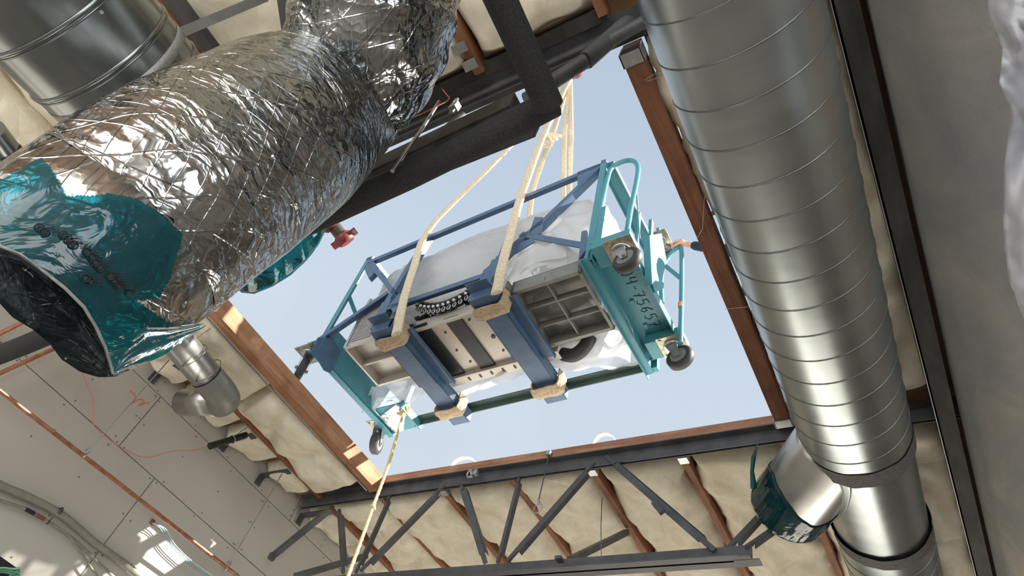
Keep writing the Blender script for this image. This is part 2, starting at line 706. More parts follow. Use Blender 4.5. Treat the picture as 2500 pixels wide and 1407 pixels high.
def insul_mat(name, c0, c1, c2, sc=7.0):
    k = NT(name)
    v = k.coord('Object', (1, 0.7, 1))
    nz = k.n('ShaderNodeTexNoise', i_Scale=sc, i_Detail=8.0, i_Roughness=0.62, i_Distortion=0.6)
    k.l(v, nz.inputs['Vector'])
    k.l(k.ramp(nz.outputs[0], [(0.25, c0), (0.5, c1), (0.72, c2)]), k.b.inputs['Base Color'])
    k.b.inputs['Roughness'].default_value = 0.95
    k.b.inputs['Specular IOR Level'].default_value = 0.1
    n2 = k.n('ShaderNodeTexNoise', i_Scale=110.0, i_Detail=6.0, i_Roughness=0.7)
    v2 = k.coord('Object', (1, 0.35, 1))
    k.l(v2, n2.inputs['Vector'])
    n = k.bump(nz.outputs[0], 0.5, 0.02)
    k.l(k.bump(n2.outputs[0], 0.5, 0.003, n), k.b.inputs['Normal'])
    return k.m


M_INS = insul_mat('cream_fibreglass', (0.66, 0.58, 0.42), (0.82, 0.76, 0.61), (0.90, 0.87, 0.76))
M_FACE = insul_mat('grey_facing', (0.22, 0.235, 0.25), (0.30, 0.30, 0.29), (0.40, 0.38, 0.34), 2.6)

# ================================================================== ROOM SHELL
TOP = 3.0      # framing top above the camera
fl = MB().bx(-5.2, 12, -9, 14, -0.06, 0)
struct(obj('floor', fl, M_CONC))
# roof deck with the opening
dk = MB()
DZ0, DZ1 = TOP + CAMZ + 0.0, TOP + CAMZ + 0.03
X0, X1, Y0, Y1 = -3.80, -0.55, 0.72, 3.30
for a in ((-5.2, X0, -9, 14), (X1, 12, -9, 14), (X0, X1, -9, Y0), (X0, X1, Y1, 14)):
    dk.bx(a[0], a[1], a[2], a[3], DZ0, DZ1)
    dk.bx(a[0], a[1], a[2], a[3], DZ1, DZ1 + 0.03, mi=1)
struct(obj('ceiling', dk, [M_PLY, M_ROOFM]))
# gypsum wall: boards with narrow joints and screw heads
wl = MB()
WXP = -4.75
wl.bx(WXP - 0.10, WXP - 0.013, -9, 14, 0, DZ0, mi=1)
rows = [(-1.6, -0.12), (-0.12, 1.10), (1.10, 2.305), (2.305, 2.78), (2.78, 3.0)]
rowoff = [0.3, 0.9, 2.125, 0.10, 0.9]
g = 0.0035
scr = []
for (za, zb), off in zip(rows, rowoff):
    y = off - 2.44 * 4
    seams = []
    while y < 14:
        seams.append(y)
        y += 2.44 if (za, zb) != (2.305, 2.78) else 1.27
    seams = [-9] + [s for s in seams if -9 < s < 14] + [14]
    for ya, yb in zip(seams[:-1], seams[1:]):
        wl.bx(WXP - 0.013, WXP, ya + g, yb - g, za + CAMZ + g, zb + CAMZ - g)
        if za > -0.2 and -1 < ya < 6:
            for yy in [ya + 0.03, ya + 0.42, ya + 0.83, ya + 1.22, ya + 1.63, ya + 2.03, yb - 0.03]:
                if yy > yb:
                    continue
                nzr = max(2, int((zb - za) / 0.3))
                for q in range(nzr + 1):
                    zz = za + 0.03 + (zb - za - 0.06) * q / nzr
                    scr.append((yy + random.uniform(-.02, .02), zz + random.uniform(-.015, .015)))
for yy, zz in scr:
    wl.disc((WXP + 0.0006, yy, zz + CAMZ), (1, 0, 0), 0.0065, 0.002, 8, mi=1)
struct(obj('wall_left', wl, [M_DRY, M_GAP]))
wb = MB().bx(-5.2, 12, 13.9, 14.0, 0, DZ0)
struct(obj('wall_back', wb, M_DRY))
wf = MB()
wf.bx(-5.2, -4.6, -9.1, -9.0, 0, DZ0)
wf.bx(2.2, 4.0, -9.1, -9.0, 0, DZ0)
wf.bx(-4.6, 2.2, -9.1, -9.0, 3.9, DZ0)
struct(obj('wall_front', wf, M_DRY))
wrt = MB().bx(4.0, 4.1, -9, -3.4, 0, DZ0).bx(4.0, 4.1, -0.6, 14, 0, DZ0).bx(4.0, 4.1, -3.4, -0.6, 3.0, DZ0)  # unseen wall, added to block horizon light and darken the right side
struct(obj('blocker_wall_right', wrt, M_DRY))

# ================================================================== WOOD FRAMING AROUND THE OPENING
lb = thing('wood_beam', 'pale brown timber beam along the left edge of the roof opening, sunlit at its ends', 'beam', RZ(-3.76, 2, 2.86))
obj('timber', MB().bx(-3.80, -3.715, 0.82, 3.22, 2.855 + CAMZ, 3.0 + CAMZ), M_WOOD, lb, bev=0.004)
hb = MB().bx(-3.81, -3.705, 3.17, 3.221, 2.845 + CAMZ, 2.9 + CAMZ)
lab = obj('flashing_strip', MB().tube([RZ(-3.805 - 0.02 * math.sin(t * 2.2) * 0.6, 0.9 + t, 2.845 + 0.004 * math.sin(3 * t)) for t in [i * 0.12 for i in range(20)]], 0.007, 6), M_ZINC, lb)
rb = thing('wood_beam', 'dark red-brown timber beam along the right edge of the roof opening', 'beam', RZ(-0.6, 2, 2.86))
xr0, xr1 = -0.648, -0.562
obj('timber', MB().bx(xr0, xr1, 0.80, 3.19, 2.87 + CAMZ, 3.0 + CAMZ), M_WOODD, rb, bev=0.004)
for yy, nm in ((0.80, 'joist_hanger'), (3.19, 'joist_hanger')):
    h = MB()
    s = 1 if yy < 2 else -1
    h.bx(xr0 - 0.004, xr1 + 0.004, yy, yy + s * 0.06, 2.864 + CAMZ, 2.87 + CAMZ)
    h.bx(xr0 - 0.006, xr0, yy, yy + s * 0.06, 2.864 + CAMZ, 2.96 + CAMZ)
    h.bx(xr1, xr1 + 0.006, yy, yy + s * 0.06, 2.864 + CAMZ, 2.96 + CAMZ)
    obj(nm, h, M_ZINC, rb)
wr = MB()
for (a, b, c) in (((1572, 196), (1600, 180), (1645, 170)), ((1574, 200), (1606, 190), (1650, 172)), ((1700, 585), (1715, 560), (1720, 480)), ((1770, 755), (1800, 752), (1840, 748))):
    pts = [ATZ(*a, 2.868), ATZ(*b, 2.84), ATZ(*c, 2.82)]
    wr.tube(pts, 0.0012, 5)
obj('tie_wire', wr, M_ZINC, rb)

# ================================================================== JOISTS


def chord(x0, x1, y, z, w=0.05, h=0.075, t=0.007, down=False, gap=0.018):
    """double-angle chord along X, legs outwards"""
    mb = MB()
    for s in (-1, 1):
        ya = y + s * gap / 2
        yb = y + s * (gap / 2 + w)
        if down:
            mb.bx(x0, x1, ya, yb, z + CAMZ, z + t + CAMZ)
            mb.bx(x0, x1, ya, ya + s * t, z + CAMZ, z + h + CAMZ)
        else:
            mb.bx(x0, x1, ya, yb, z + h - t + CAMZ, z + h + CAMZ)
            mb.bx(x0, x1, ya, ya + s * t, z + CAMZ, z + h + CAMZ)
    return mb


YJ = 3.27
jr = thing('steel_roof_joist', 'dark steel open-web joist below the bottom edge of the roof opening', 'joist', RZ(-2.2, YJ, 2.1))
obj('top_chord', chord(-4.6, 0.6, YJ, 2.835, 0.055, 0.09), M_STEEL, jr)
obj('nailer', MB().bx(-3.715, -0.66, YJ - 0.055, YJ + 0.07, 2.928 + CAMZ, 2.999 + CAMZ), M_WOODX, jr, bev=0.003)
bcx = MB()
bcx = chord(-3.85, -0.85, YJ, 2.085, 0.055, 0.085, down=True, gap=0.001)
bcx.bx(-0.93, -0.80, YJ - 0.06, YJ + 0.0, 2.05 + CAMZ, 2.056 + CAMZ)
obj('bottom_chord', bcx, M_STEEL, jr)
WEB = [((955, 1205), (868, 1400), .028, 0), ((1085, 1185), (880, 1395), .036, 1), ((1125, 1180), (1185, 1375), .045, 0),
       ((1270, 1160), (1215, 1375), .03, 0), ((1450, 1130), (1240, 1370), .04, 1), ((1480, 1115), (1745, 1345), .048, 1),
       ((1905, 1205), (1780, 1338), .036, 0), ((1960, 1240), (1822, 1337), .03, 1), ((828, 1245), (838, 1400), .036, 0)]
for a, b, w, k in WEB:
    A = ATY(*a, YJ - (0.02 if k else 0) + (0.42 if a[0] > 1800 else 0))
    B = ATY(*b, YJ - (0.02 if k else 0))
    mb = MB()
    d = (B - A)
    # angle iron, ends crimped narrower
    A1 = A + d * 0.10
    B1 = A + d * 0.90
    mb.beam(A1, B1, w, 0.006, (0, 1, 0), (0, 0))
    mb.beam(A1, B1, 0.006, w, (0, 1, 0), (w / 2, w / 2 - 0.003))
    mb.beam(A, A1, w * 0.6, 0.02, (0, 1, 0))
    mb.beam(B1, B, w * 0.6, 0.02, (0, 1, 0))
    obj('web_member', mb, M_STEEL, jr)
cl = MB().beam(ATY(1597, 1228, YJ - 0.03), ATY(1617, 1252, YJ - 0.03), 0.035, 0.03, (0, 1, 0))
obj('clip_plate', cl, M_STEEL, jr)
obj('hanger_clip', MB().box(ATY(1366, 1366, YJ - 0.07), (0.04, 0.05, 0.02)), M_STEEL, jr)
for p in ((1147, 1157),):
    pass
tag(obj('loose_strut', MB().beam(ATY(808, 1243, 3.22), ATY(664, 1360, 3.22), 0.04, 0.04, (0, 1, 0)).box(ATY(664, 1360, 3.2), (0.03, 0.05, 0.05)), M_STEEL),
    'dark steel strut sticking out towards the wall at the left end of the joist', 'strut')
br = obj('knee_brace', MB().beam(ATY(1392, 1368, 3.3), ATZ(1530, 1300, 2.88), 0.04, 0.04, (0, 0, 1)), M_STEEL)
tag(br, 'dark diagonal brace rising behind the joist to a timber purlin', 'brace')
br = obj('knee_brace', MB().beam(ATY(723, 1408, 3.25), ATZ(893, 1358, 2.88), 0.05, 0.04, (0, 0, 1)), M_STEEL)
tag(br, 'dark diagonal brace at the bottom left end of the joist', 'brace')

# second joist, at the top edge of the opening
YK = 0.72
j2 = thing('steel_roof_joist', 'dark steel joist above the opening, its cut bottom member hanging beside the black foam pipe', 'joist', RZ(-2, YK, 2.1))
obj('top_chord', chord(-4.6, 0.6, YK, 2.86, 0.055, 0.09), M_STEEL, j2)
obj('nailer', MB().bx(-3.715, -0.66, YK - 0.12, YK - 0.062, 2.93 + CAMZ, 2.999 + CAMZ), M_STEELR, j2)
bc = MB()
bc.bx(-3.9, -0.86, YK - 0.07, YK + 0.02, 2.135 + CAMZ, 2.143 + CAMZ)
bc.bx(-3.9, -0.86, YK + 0.012, YK + 0.02, 2.135 + CAMZ, 2.22 + CAMZ)
obj('bottom_flange', bc, M_STEEL, j2)
ch = MB()
P1, P2 = ATY(1252, 243, 0.66), ATY(880, 418, 0.66)
ch.beam(P1, P2, 0.01, 0.14, (0, 0, 1))
ch.beam(P1, P2, 0.06, 0.008, (0, 0, 1), (0.03, 0.066))
ch.beam(P1, P2, 0.06, 0.008, (0, 0, 1), (0.03, -0.066))
obj('channel', ch, M_STEELR, j2)
for a, b, w in (((1285, 245), (1430, 148), .05), ((1430, 148), (1600, 0), .06), ((1330, 215), (1480, 105), .035), ((1480, 105), (1600, 40), .045), ((1000, 400), (1130, 280), .03)):
    A = ATY(*a, YK - 0.01)
    B = ATY(*b, YK - 0.01)
    obj('web_member', MB().tube([A, (A + B) / 2 + Vector((0, 0, 0.012)), B], w * 0.62, 10), M_STEEL, j2)
obj('web_rod', MB().tube([ATY(958, 418, 0.62), ATY(1028, 318, 0.62), ATY(1072, 248, 0.62)], 0.008, 8), M_GALVS, j2)
# beam clamp with eye hook and pink string
bcl = thing('beam_clamp', 'small grey beam clamp with an eye hook and pink string on the joist', 'clamp', ATY(1108, 262, 0.64))
c0 = ATY(1110, 262, 0.64)
mbb = MB().box(c0, (0.035, 0.03, 0.05)).box(c0 + Vector((0, 0, -0.035)), (0.022, 0.006, 0.04))
obj('clamp_body', mbb, M_GALVS, bcl)
obj('eye_hook', MB().ring(c0 + Vector((-0.01, -0.01, 0.055)), (0.2, 1, 0.1), 0.015, 0.004).tube([c0, c0 + Vector((0, 0, 0.04))], 0.004, 8), M_ZINC, bcl)
tag(obj('string', MB().tube([ATY(1070, 205, 0.62), ATY(1098, 240, 0.62), ATY(1090, 248, 0.62), ATY(1030, 278, 0.6), ATY(975, 298, 0.6)], 0.0022, 6), M_PINK),
    'dark pink string tied through the eye hook beside the foil duct', 'string')

# third steel: long beam on the right
sb = thing('steel_beam', 'long dark steel beam running down the right side between the round duct and the grey blanket', 'beam', RZ(0.19, 2, 2.75))
bm = MB()
z = 2.75
bm.bx(0.150, 0.236, -2.5, 8, z + CAMZ, z + 0.01 + CAMZ)
bm.bx(0.150, 0.158, -2.5, 8, z + CAMZ, z + 0.20 + CAMZ)
bm.bx(0.150, 0.236, -2.5, 8, z + 0.19 + CAMZ, z + 0.20 + CAMZ)
obj('channel', bm, M_STEELR, sb)
obj('edge_lip', MB().bx(0.146, 0.1495, -2.5, 8, z - 0.002 + CAMZ, z + 0.012 + CAMZ), M_GALVS, sb)

# ================================================================== PURLINS (along Y)
purl = []
PXS = [-4.39, -3.80, -3.19, -2.56, -1.93, -1.285, -0.655, 0.0]


def purlin(x, ya, yb, label, w=0.04, h=0.09, z=2.90):
    o = obj('timber_purlin', MB().bx(x - w / 2, x + w / 2, ya, yb, z + CAMZ, TOP - 0.001 + CAMZ), M_PURL, bev=0.002)
    tag(o, label, 'purlin', 'timber purlins under the roof deck')
    return o


lbls = {-4.39: 'orange-brown timber purlin running beside the gypsum wall, left of the opening',
        -3.19: 'timber purlin between cream batts below the left half of the joist',
        -3.80: 'thin brown purlin behind the joist in line with the left edge of the opening',
        -2.56: 'timber purlin barely showing between batts behind the hanging ring',
        -1.93: 'timber purlin with a ragged insulation edge behind the middle of the joist',
        -1.285: 'timber purlin behind the long right-hand diagonal of the joist',
        -0.655: 'timber purlin behind the capped duct branch at lower right'}
purlin(-4.39, -2.5, 7.0, lbls[-4.39], 0.05)
for x in PXS[1:7]:
    purlin(x, YJ + 0.09, 7.0, lbls[x], 0.045)
purlin(-1.265, -2.5, YK - 0.09, 'orange timber purlin with metal hangers at the top of the picture beside the foil', 0.05)
purlin(-0.655, -2.5, YK - 0.09, 'timber purlin above the black foam pipe at the top edge')
purlin(-1.93, -2.5, YK - 0.09, 'timber purlin hidden behind the foil duct at the top')
purlin(-2.56, -2.5, YK - 0.09, 'timber purlin behind the large galvanised duct at the top')
purlin(-3.19, -2.5, YK - 0.09, 'timber purlin behind the batts at the far top left')
for p in ((1122, 118), (1148, 158)):
    c = ATZ(*p, 2.885)
    tag(obj('joist_hanger', MB().box(c, (0.07, 0.045, 0.012)).box(c + Vector((0.033, 0, 0.03)), (0.005, 0.045, 0.06)).box(c + Vector((-0.033, 0, 0.03)), (0.005, 0.045, 0.06)), M_ZINC),
        'small bent metal hanger on the orange purlin, %s one' % ('upper' if p[1] < 130 else 'lower'), 'hanger', 'metal hangers on the orange purlin')
for x in (-3.19, -1.93, -1.285):
    c = RZ(x, YJ + 0.12, 2.895)
    tag(obj('joist_hanger', MB().box(c, (0.06, 0.06, 0.008)).box(c + Vector((0.03, 0, 0.03)), (0.004, 0.06, 0.06)).box(c + Vector((-0.03, 0, 0.03)), (0.004, 0.06, 0.06)), M_ZINC),
        {-3.19: 'metal hanger at the joist end of the left visible purlin', -1.93: 'metal hanger where the ragged middle purlin meets the joist', -1.285: 'metal hanger where the purlin meets the joist behind the right diagonal'}[x], 'hanger', 'metal hangers along the bottom joist')
for i, p in enumerate(((418, 905), (590, 1072), (672, 1163), (770, 1262))):
    c = ATX(*p, -4.56)
    o = obj('ledger_bracket', MB().bx(-4.74, -4.42, c.y - 0.03, c.y + 0.03, 2.885 + CAMZ, 2.893 + CAMZ).bx(-4.74, -4.735, c.y - 0.03, c.y + 0.03, 2.80 + CAMZ, 2.89 + CAMZ), M_STEEL)
    tag(o, ['dark steel bracket on the wall beside the small duct', 'dark steel bracket on the wall by the short black pipe', 'dark steel bracket on the wall above the second hanger rod', 'dark steel bracket on the wall at the end of the joist'][i], 'bracket', 'brackets along the top of the gypsum wall')

# ================================================================== INSULATION BATTS


def batt(x0, x1, y0, y1, label, seed, sag=0.07, zc=2.93, rag=0.02, lip=0.0, nx=30, dens=22):
    L = y1 - y0
    ny = max(14, int(L * dens))
    g = []
    for j in range(ny + 1):
        v = j / ny
        y = y0 + L * v
        row = []
        for i in range(nx + 1):
            u = i / nx
            # cross profile: starts at the deck, rolls down to the belly and back
            s = u * 2 - 1
            prof = (1 - abs(s) ** 5.0)
            ex = rag * noise.noise(Vector((seed * 3.1 + (0 if s < 0 else 40), y * 3.3, 0))) + rag * 0.6 * noise.noise(Vector((seed + (9 if s < 0 else 60), y * 11, 0)))
            x = (x0 + x1) / 2 + s * (x1 - x0) / 2 + ex * abs(s) ** 2 * (1 if s > 0 else -1)
            nzv = noise.noise(Vector((x * 2.6, y * 1.9, seed * 7.7))) * 0.07 + noise.noise(Vector((x * 6, y * 5.2, seed * 2.7))) * 0.030 + noise.noise(Vector((x * 17, y * 11, seed))) * 0.006
            rg = 1 - abs(noise.noise(Vector((x * 1.2 + 3, y * 2.1, seed * 1.3))))
            crease = -max(0, (rg - 0.84)) * 0.45
            zz = zc - sag * prof + nzv * prof - crease * prof * 0.6
            if lip:
                dl = (y - y0) - 0.16 - 0.10 * noise.noise(Vector((x * 2.2, seed * 3.3, 0))) - 0.05 * s
                zz += -lip * prof * (1 / (1 + math.exp(dl / 0.012)) - 0.0) * (0.5 + max(0, (y - y0) / 0.3)) + 0.02 * prof
            endv = min(1.0, min(v, 1 - v) * L / 0.05)
            zz = zz * (endv ** 0.5) + (zc + 0.04) * (1 - endv ** 0.5) if endv < 1 else zz
            yy = y
            row.append(RZ(x, yy + 0.02 * noise.noise(Vector((x * 5, y * 2, seed))), min(zz, TOP - 0.012)))
        g.append(row)
    mb = MB().sheet(g)
    # top cover so that the batt is a closed pad
    top = [[RZ(g[j][0].x, g[j][0].y, TOP - 0.004), RZ(g[j][-1].x, g[j][-1].y, TOP - 0.004)] for j in range(0, ny + 1)]
    mb.sheet(top)
    for side in (0, -1):
        mb.sheet([[g[j][side], RZ(g[j][side].x, g[j][side].y, TOP - 0.004)] for j in range(ny + 1)])
    for jj in (0, ny):
        mb.sheet([[p, RZ(p.x, p.y, TOP - 0.004)] for p in g[jj]])
    o = obj('insulation_batt', mb, M_INS)
    tag(o, label, 'insulation', 'cream fibreglass batts under the roof')
    return o


GY = YJ + 0.10
names = ['first', 'second', 'third', 'fourth', 'fifth', 'sixth']
cells = [(-4.36, -3.81, 'cream insulation batt behind the left end of the joist, under the corner of the opening'),
         (-3.795, -3.215, 'cream insulation batt seen between the rope and the first long diagonal of the joist'),
         (-3.165, -2.565, 'cream insulation batt behind the upright flat bar of the joist'),
         (-2.555, -1.96, 'cream insulation batt behind the hanging rod and ring'),
         (-1.90, -1.31, 'cream insulation batt behind the long right-hand diagonal of the joist'),
         (-1.26, -0.68, 'cream insulation batt left of the teal-capped duct branch'),
         (-0.63, -0.03, 'cream insulation batt behind the teal-capped duct branch')]
for i, (a, b, lab) in enumerate(cells):
    batt(a, b, GY - 0.05 + 0.03 * (i % 3), 6.9, lab, i + 1, sag=0.13, zc=2.965, rag=0.06, lip=0.05)
# left strip beside the opening
batt(-4.36, -3.83, -0.6, 1.05, 'cream insulation batt at the far left behind the foil duct', 21, 0.10, 2.96, 0.03)
batt(-4.37, -3.825, 1.07, 2.05, 'upper cream batt beside the left timber of the opening, next to the small duct', 22, 0.10, 2.96, 0.03)
batt(-4.38, -3.825, 2.07, 3.16, 'lower puffy cream batt beside the left timber, ending at the joist', 23, 0.12, 2.95, 0.035)
# between wall and purlin
segs = [(-1.5, 1.05, 'torn cream batt against the wall hidden mostly by the blue film'), (1.45, 1.80, 'torn cream batt against the wall beside the small duct'),
        (1.86, 2.30, 'torn cream batt against the wall above the short black pipe'), (2.36, 2.75, 'torn cream batt against the wall under the short black pipe'),
        (2.82, 3.20, 'torn cream batt against the wall beside the joist end'), (3.45, 4.9, 'torn cream batt against the wall beyond the joist')]
for i, (a, b, lab) in enumerate(segs):
    batt(-4.735, -4.43, a, b, lab, 31 + i, 0.06, 2.93, 0.05, nx=16, dens=30)
# above (this side of) the second joist
tops = [(-4.36, -3.83, -2.4, 'cream batt in the top left corner, left of the large round duct'),
        (-3.78, -3.22, -2.4, 'cream batt behind the upper end of the large round duct'),
        (-3.16, -2.59, -2.4, 'cream batt behind the lower end of the large round duct'),
        (-2.54, -1.97, -2.4, 'cream batt crossed by the flat metal strap at the top'),
        (-1.90, -1.295, -2.4, 'cream batt behind the silver foil duct at the top'),
        (-1.235, -0.69, -2.4, 'cream batt hanging over the joist beside the black foam pipe'),
        (-0.62, -0.03, -2.4, 'cream batt behind the top of the spiral duct')]
for i, (a, b, c, lab) in enumerate(tops):
    batt(a, b, c, YK - (0.13 if i != 5 else 0.13), lab, 51 + i, 0.10, 2.95, 0.03)
# right strip
batt(-0.555, -0.11, 0.80, 1.75, 'cream batt between the right timber and the spiral duct, nearest the top', 71, 0.10, 2.95, 0.05)
batt(-0.555, -0.11, 1.78, 3.17, 'cream batt between the right timber and the spiral duct, lower piece', 72, 0.10, 2.95, 0.05)
batt(-0.10, 0.19, -2.2, 3.1, 'narrow cream batt squeezed between the spiral duct and the long steel beam at the top', 73, 0.10, 2.95, 0.02, nx=16)
batt(-0.10, 0.19, 3.40, 6.8, 'crumpled cream batt beside the long steel beam at lower right', 74, 0.12, 2.95, 0.03, nx=16)

# large wrapped duct on the right
def wrf(a, L, i):
    ca, sa = math.cos(a), math.sin(a)
    return 1 + 0.035 * noise.noise(Vector((ca * 4, sa * 4, L * 0.35))) + 0.008 * noise.noise(Vector((ca * 5 + L * 2.5, sa * 5, L * 0.8)))


o = obj('wrapped_duct', MB().tube([RZ(0.645, -2.5 + 10.5 * i / 120, 2.80) for i in range(121)], 0.385, 120, fn=wrf), M_FACE)
tag(o, 'large round duct wrapped in grey cloth-like facing down the right side', 'duct')
# white plastic sheet at the far right
edge = [(2405, -40), (2412, 40), (2448, 120), (2440, 200), (2470, 280), (2452, 400), (2448, 520), (2452, 600), (2466, 690), (2505, 790)]
g = []
NJ = 70
for j in range(NJ):
    t = j / (NJ - 1) * (len(edge) - 1)
    k = min(int(t), len(edge) - 2)
    fx = t - k
    ex = edge[k][0] * (1 - fx) + edge[k + 1][0] * fx
    ey = edge[k][1] * (1 - fx) + edge[k + 1][1] * fx
    row = []
    for i in range(36):
        u = i / 35
        d = 1.75 - 0.10 * math.sin(u * 5 + ey * 0.01) - 0.16 * u + 0.05 * noise.noise(Vector((u * 3, ey * 0.008, 1))) + 0.02 * noise.noise(Vector((u * 11, ey * 0.03, 5)))
        row.append(AT(ex + 330 * u, ey + 18 * u, d))
    g.append(row)
o = obj('plastic_sheet', MB().sheet(g), M_WFILM, sol=0.003)
tag(o, 'rumpled white plastic sheet hanging at the right edge', 'plastic sheet')

# ================================================================== SPIRAL DUCT (right)
PA = AT(1780, 0, 2.03)
PB = AT(2187, 1407, 4.20)
dirr = (PB - PA)


def dp(t):
    return PA + dirr * t


def drad(t):
    return 0.250 + (0.250 - 0.250) * t


RD = 0.251
sp = thing('spiral_duct', 'large spiral-seamed galvanised duct running down the right side', 'duct', dp(0.5))
Lf = dirr.length
axn = dirr.normalized()
n = 96
uu = axn.orthogonal().normalized()
ss = axn.cross(uu)


def cylpt(s, a, r):
    return PA + axn * s + (uu * math.cos(a) + ss * math.sin(a)) * r


def find_s(px, py):
    # distance along the duct axis whose projection is nearest
    best = None
    for i in range(400):
        s = -1 + 6 * i / 399
        q = PX(PA + axn * s)
        d = (q[0] - px) ** 2 + (q[1] - py) ** 2
        if best is None or d < best[0]:
            best = (d, s)
    return best[1]


S_T1 = find_s(2090, 1065)
S_T2 = find_s(2150, 1275)
mb = MB()
s0 = -1.6
Ns = 90
path = [PA + axn * (s0 + (S_T1 - s0) * i / Ns) for i in range(Ns + 1)]
mb.tube(path, RD, n, caps=False)
obj('duct_run', mb, M_GALV, sp)
mb = MB()
mb.tube([PA + axn * (S_T1 - 0.05 + (S_T2 - S_T1 + 0.1) * i / 12) for i in range(13)], RD - 0.012, n, caps=False)
obj('tee_fitting', mb, M_GALV, sp)
mb = MB()
mb.tube([PA + axn * (S_T2 + (7.2 - S_T2) * i / 30) for i in range(31)], RD, n, caps=False)
obj('duct_run', mb, M_GALV, sp)
# spiral lock seam (helix)
pitch = 0.150


def helix(sa, sb, r, hr, ph=0.0, sgn=1):
    pts = []
    N = int((sb - sa) / pitch * 48)
    for i in range(N + 1):
        s = sa + (sb - sa) * i / N
        a = ph + sgn * 2 * PI * s / pitch
        pts.append(cylpt(s, a, r))
    return MB().tube(pts, hr, 6)


obj('lock_seam', helix(s0, S_T1 - 0.03, RD + 0.0005, 0.0030), M_SEAM, sp)
obj('lock_seam', helix(S_T2 + 0.03, 7.0, RD + 0.0005, 0.0030), M_SEAM, sp)
for sc in (S_T1, S_T2):
    def ragged(a, L, i, sc=sc):
        return 1.0
    mb = MB()
    vs = []
    rows_ = []
    for i in range(7):
        row = []
        for k in range(n + 1):
            a = 2 * PI * k / n
            w0 = -0.055 + 0.014 * noise.noise(Vector((math.cos(a) * 3, math.sin(a) * 3, sc)))
            w1 = 0.055 + 0.016 * noise.noise(Vector((math.cos(a) * 4 + 5, math.sin(a) * 4, sc)))
            s = sc + w0 + (w1 - w0) * i / 6
            row.append(cylpt(s, a, RD + 0.004 + 0.0015 * noise.noise(Vector((a * 5, i * 2, 1)))))
        rows_.append(row)
    mb.sheet(rows_)
    obj('sealant_band', mb, M_SEAL, sp)
# tee branch with film cap
tb_end = AT(1925, 1238, 3.78)
tb_root = PA + axn * find_s(2076, 1040)
q = PX(tb_root)
br = thing('duct_branch', 'short round galvanised branch on the spiral duct, sealed with teal film', 'duct', tb_root)
bd = (tb_end - tb_root).normalized()
RB = 0.200
mb = MB().tube([tb_root + bd * 0.12 + (tb_end - tb_root - bd * 0.12) * i / 10 for i in range(11)], RB, 64, caps=False)
obj('collar', mb, M_GALVS, br, sol=0.003)
# saddle flange on the main duct
sd_rows = []
for i in range(5):
    row = []
    for k in range(73):
        a = 2 * PI * k / 72
        bu = bd.orthogonal().normalized()
        bs = bd.cross(bu)
        p = tb_root + (bu * math.cos(a) + bs * math.sin(a)) * (RB + 0.001 + 0.025 * i / 4)
        # push along the branch to the main duct skin
        for _ in range(1):
            # solve |p + t*bd - axis| = RD
            w = p - PA
            w = w - axn * w.dot(axn)
            dd = bd - axn * bd.dot(axn)
            A_ = dd.dot(dd)
            B_ = 2 * w.dot(dd)
            C_ = w.dot(w) - (RD - 0.006) ** 2
            disc = B_ * B_ - 4 * A_ * C_
            t = (-B_ + math.sqrt(max(disc, 0))) / (2 * A_)
        row.append(p + bd * t)
    sd_rows.append(row)
obj('saddle_flange', MB().sheet(sd_rows), M_GALV, br, sol=0.003)
# teal film cap
bu = bd.orthogonal().normalized()
bs = bd.cross(bu)
Lb = (tb_end - tb_root).length
rows_ = []
for i in range(26):
    row = []
    t = i / 25
    for k in range(97):
        a = 2 * PI * k / 96
        edge_ = 0.22 + 0.06 * math.sin(a * 2 + 1) + 0.02 * noise.noise(Vector((math.cos(a) * 3, math.sin(a) * 3, 2)))
        if t < 0.6:
            w = t / 0.6
            s = Lb - edge_ * (1 - w) + 0.015 * w
            r = RB + 0.006 + 0.004 * math.sin(a * 30) * w + 0.010 * w * abs(noise.noise(Vector((math.cos(a) * 5, math.sin(a) * 5, t * 4))))
        else:
            w = (t - 0.6) / 0.4
            s = Lb + 0.015 - 0.02 * w
            r = (RB + 0.006) * (1 - w) + 0.001
            s += 0.006 * math.sin(a * 9) * (1 - w) * w
        row.append(tb_root + bd * s + (bu * math.cos(a) + bs * math.sin(a)) * r)
    rows_.append(row)
obj('film_cap', MB().sheet(rows_), M_TFILM2, br, sol=0.0008)
tl = MB()
pts = [AT(1840, 1190, 3.68), AT(1836, 1150, 3.68), AT(1840, 1118, 3.68), AT(1850, 1083, 3.68)]
tl.tube(pts, [0.045, 0.026, 0.032, 0.008], 8, flat=0.4)
obj('film_tail', tl, M_TFILM2, br)
obj('hanger_bolt', MB().tube([AT(2165, 1236, 4.2), AT(2175, 1262, 4.02), AT(2182, 1276, 4.0)], 0.012, 8).disc(AT(2182, 1276, 3.96), ray(2182, 1276), 0.018, 0.02, 8), M_STEEL, sp)

# ================================================================== LARGE GALVANISED DUCT (upper left)
GA = AT(60, -70, 2.20)
GB = AT(400, 295, 2.66)
gd = (GB - GA).normalized()
gl_ = (GB - GA).length
RG = 0.272
gt = thing('galvanised_duct', 'wide plain galvanised duct with raised ribs in the upper left corner', 'duct', (GA + GB) / 2)
obj('duct_body', MB().tube([GA + (GB - GA) * (i / 20 * 1.4 - 0.5) for i in range(21)], RG, 96, caps=False), M_GALVD, gt, sol=0.003)
gu = gd.orthogonal().normalized()


def gpx(px, py):
    best = None
    for i in range(300):
        s = -0.6 + 1.8 * i / 299
        q = PX(GA + gd * s)
        d = (q[0] - px) ** 2 + (q[1] - py) ** 2
        if best is None or d < best[0]:
            best = (d, s)
    return best[1]


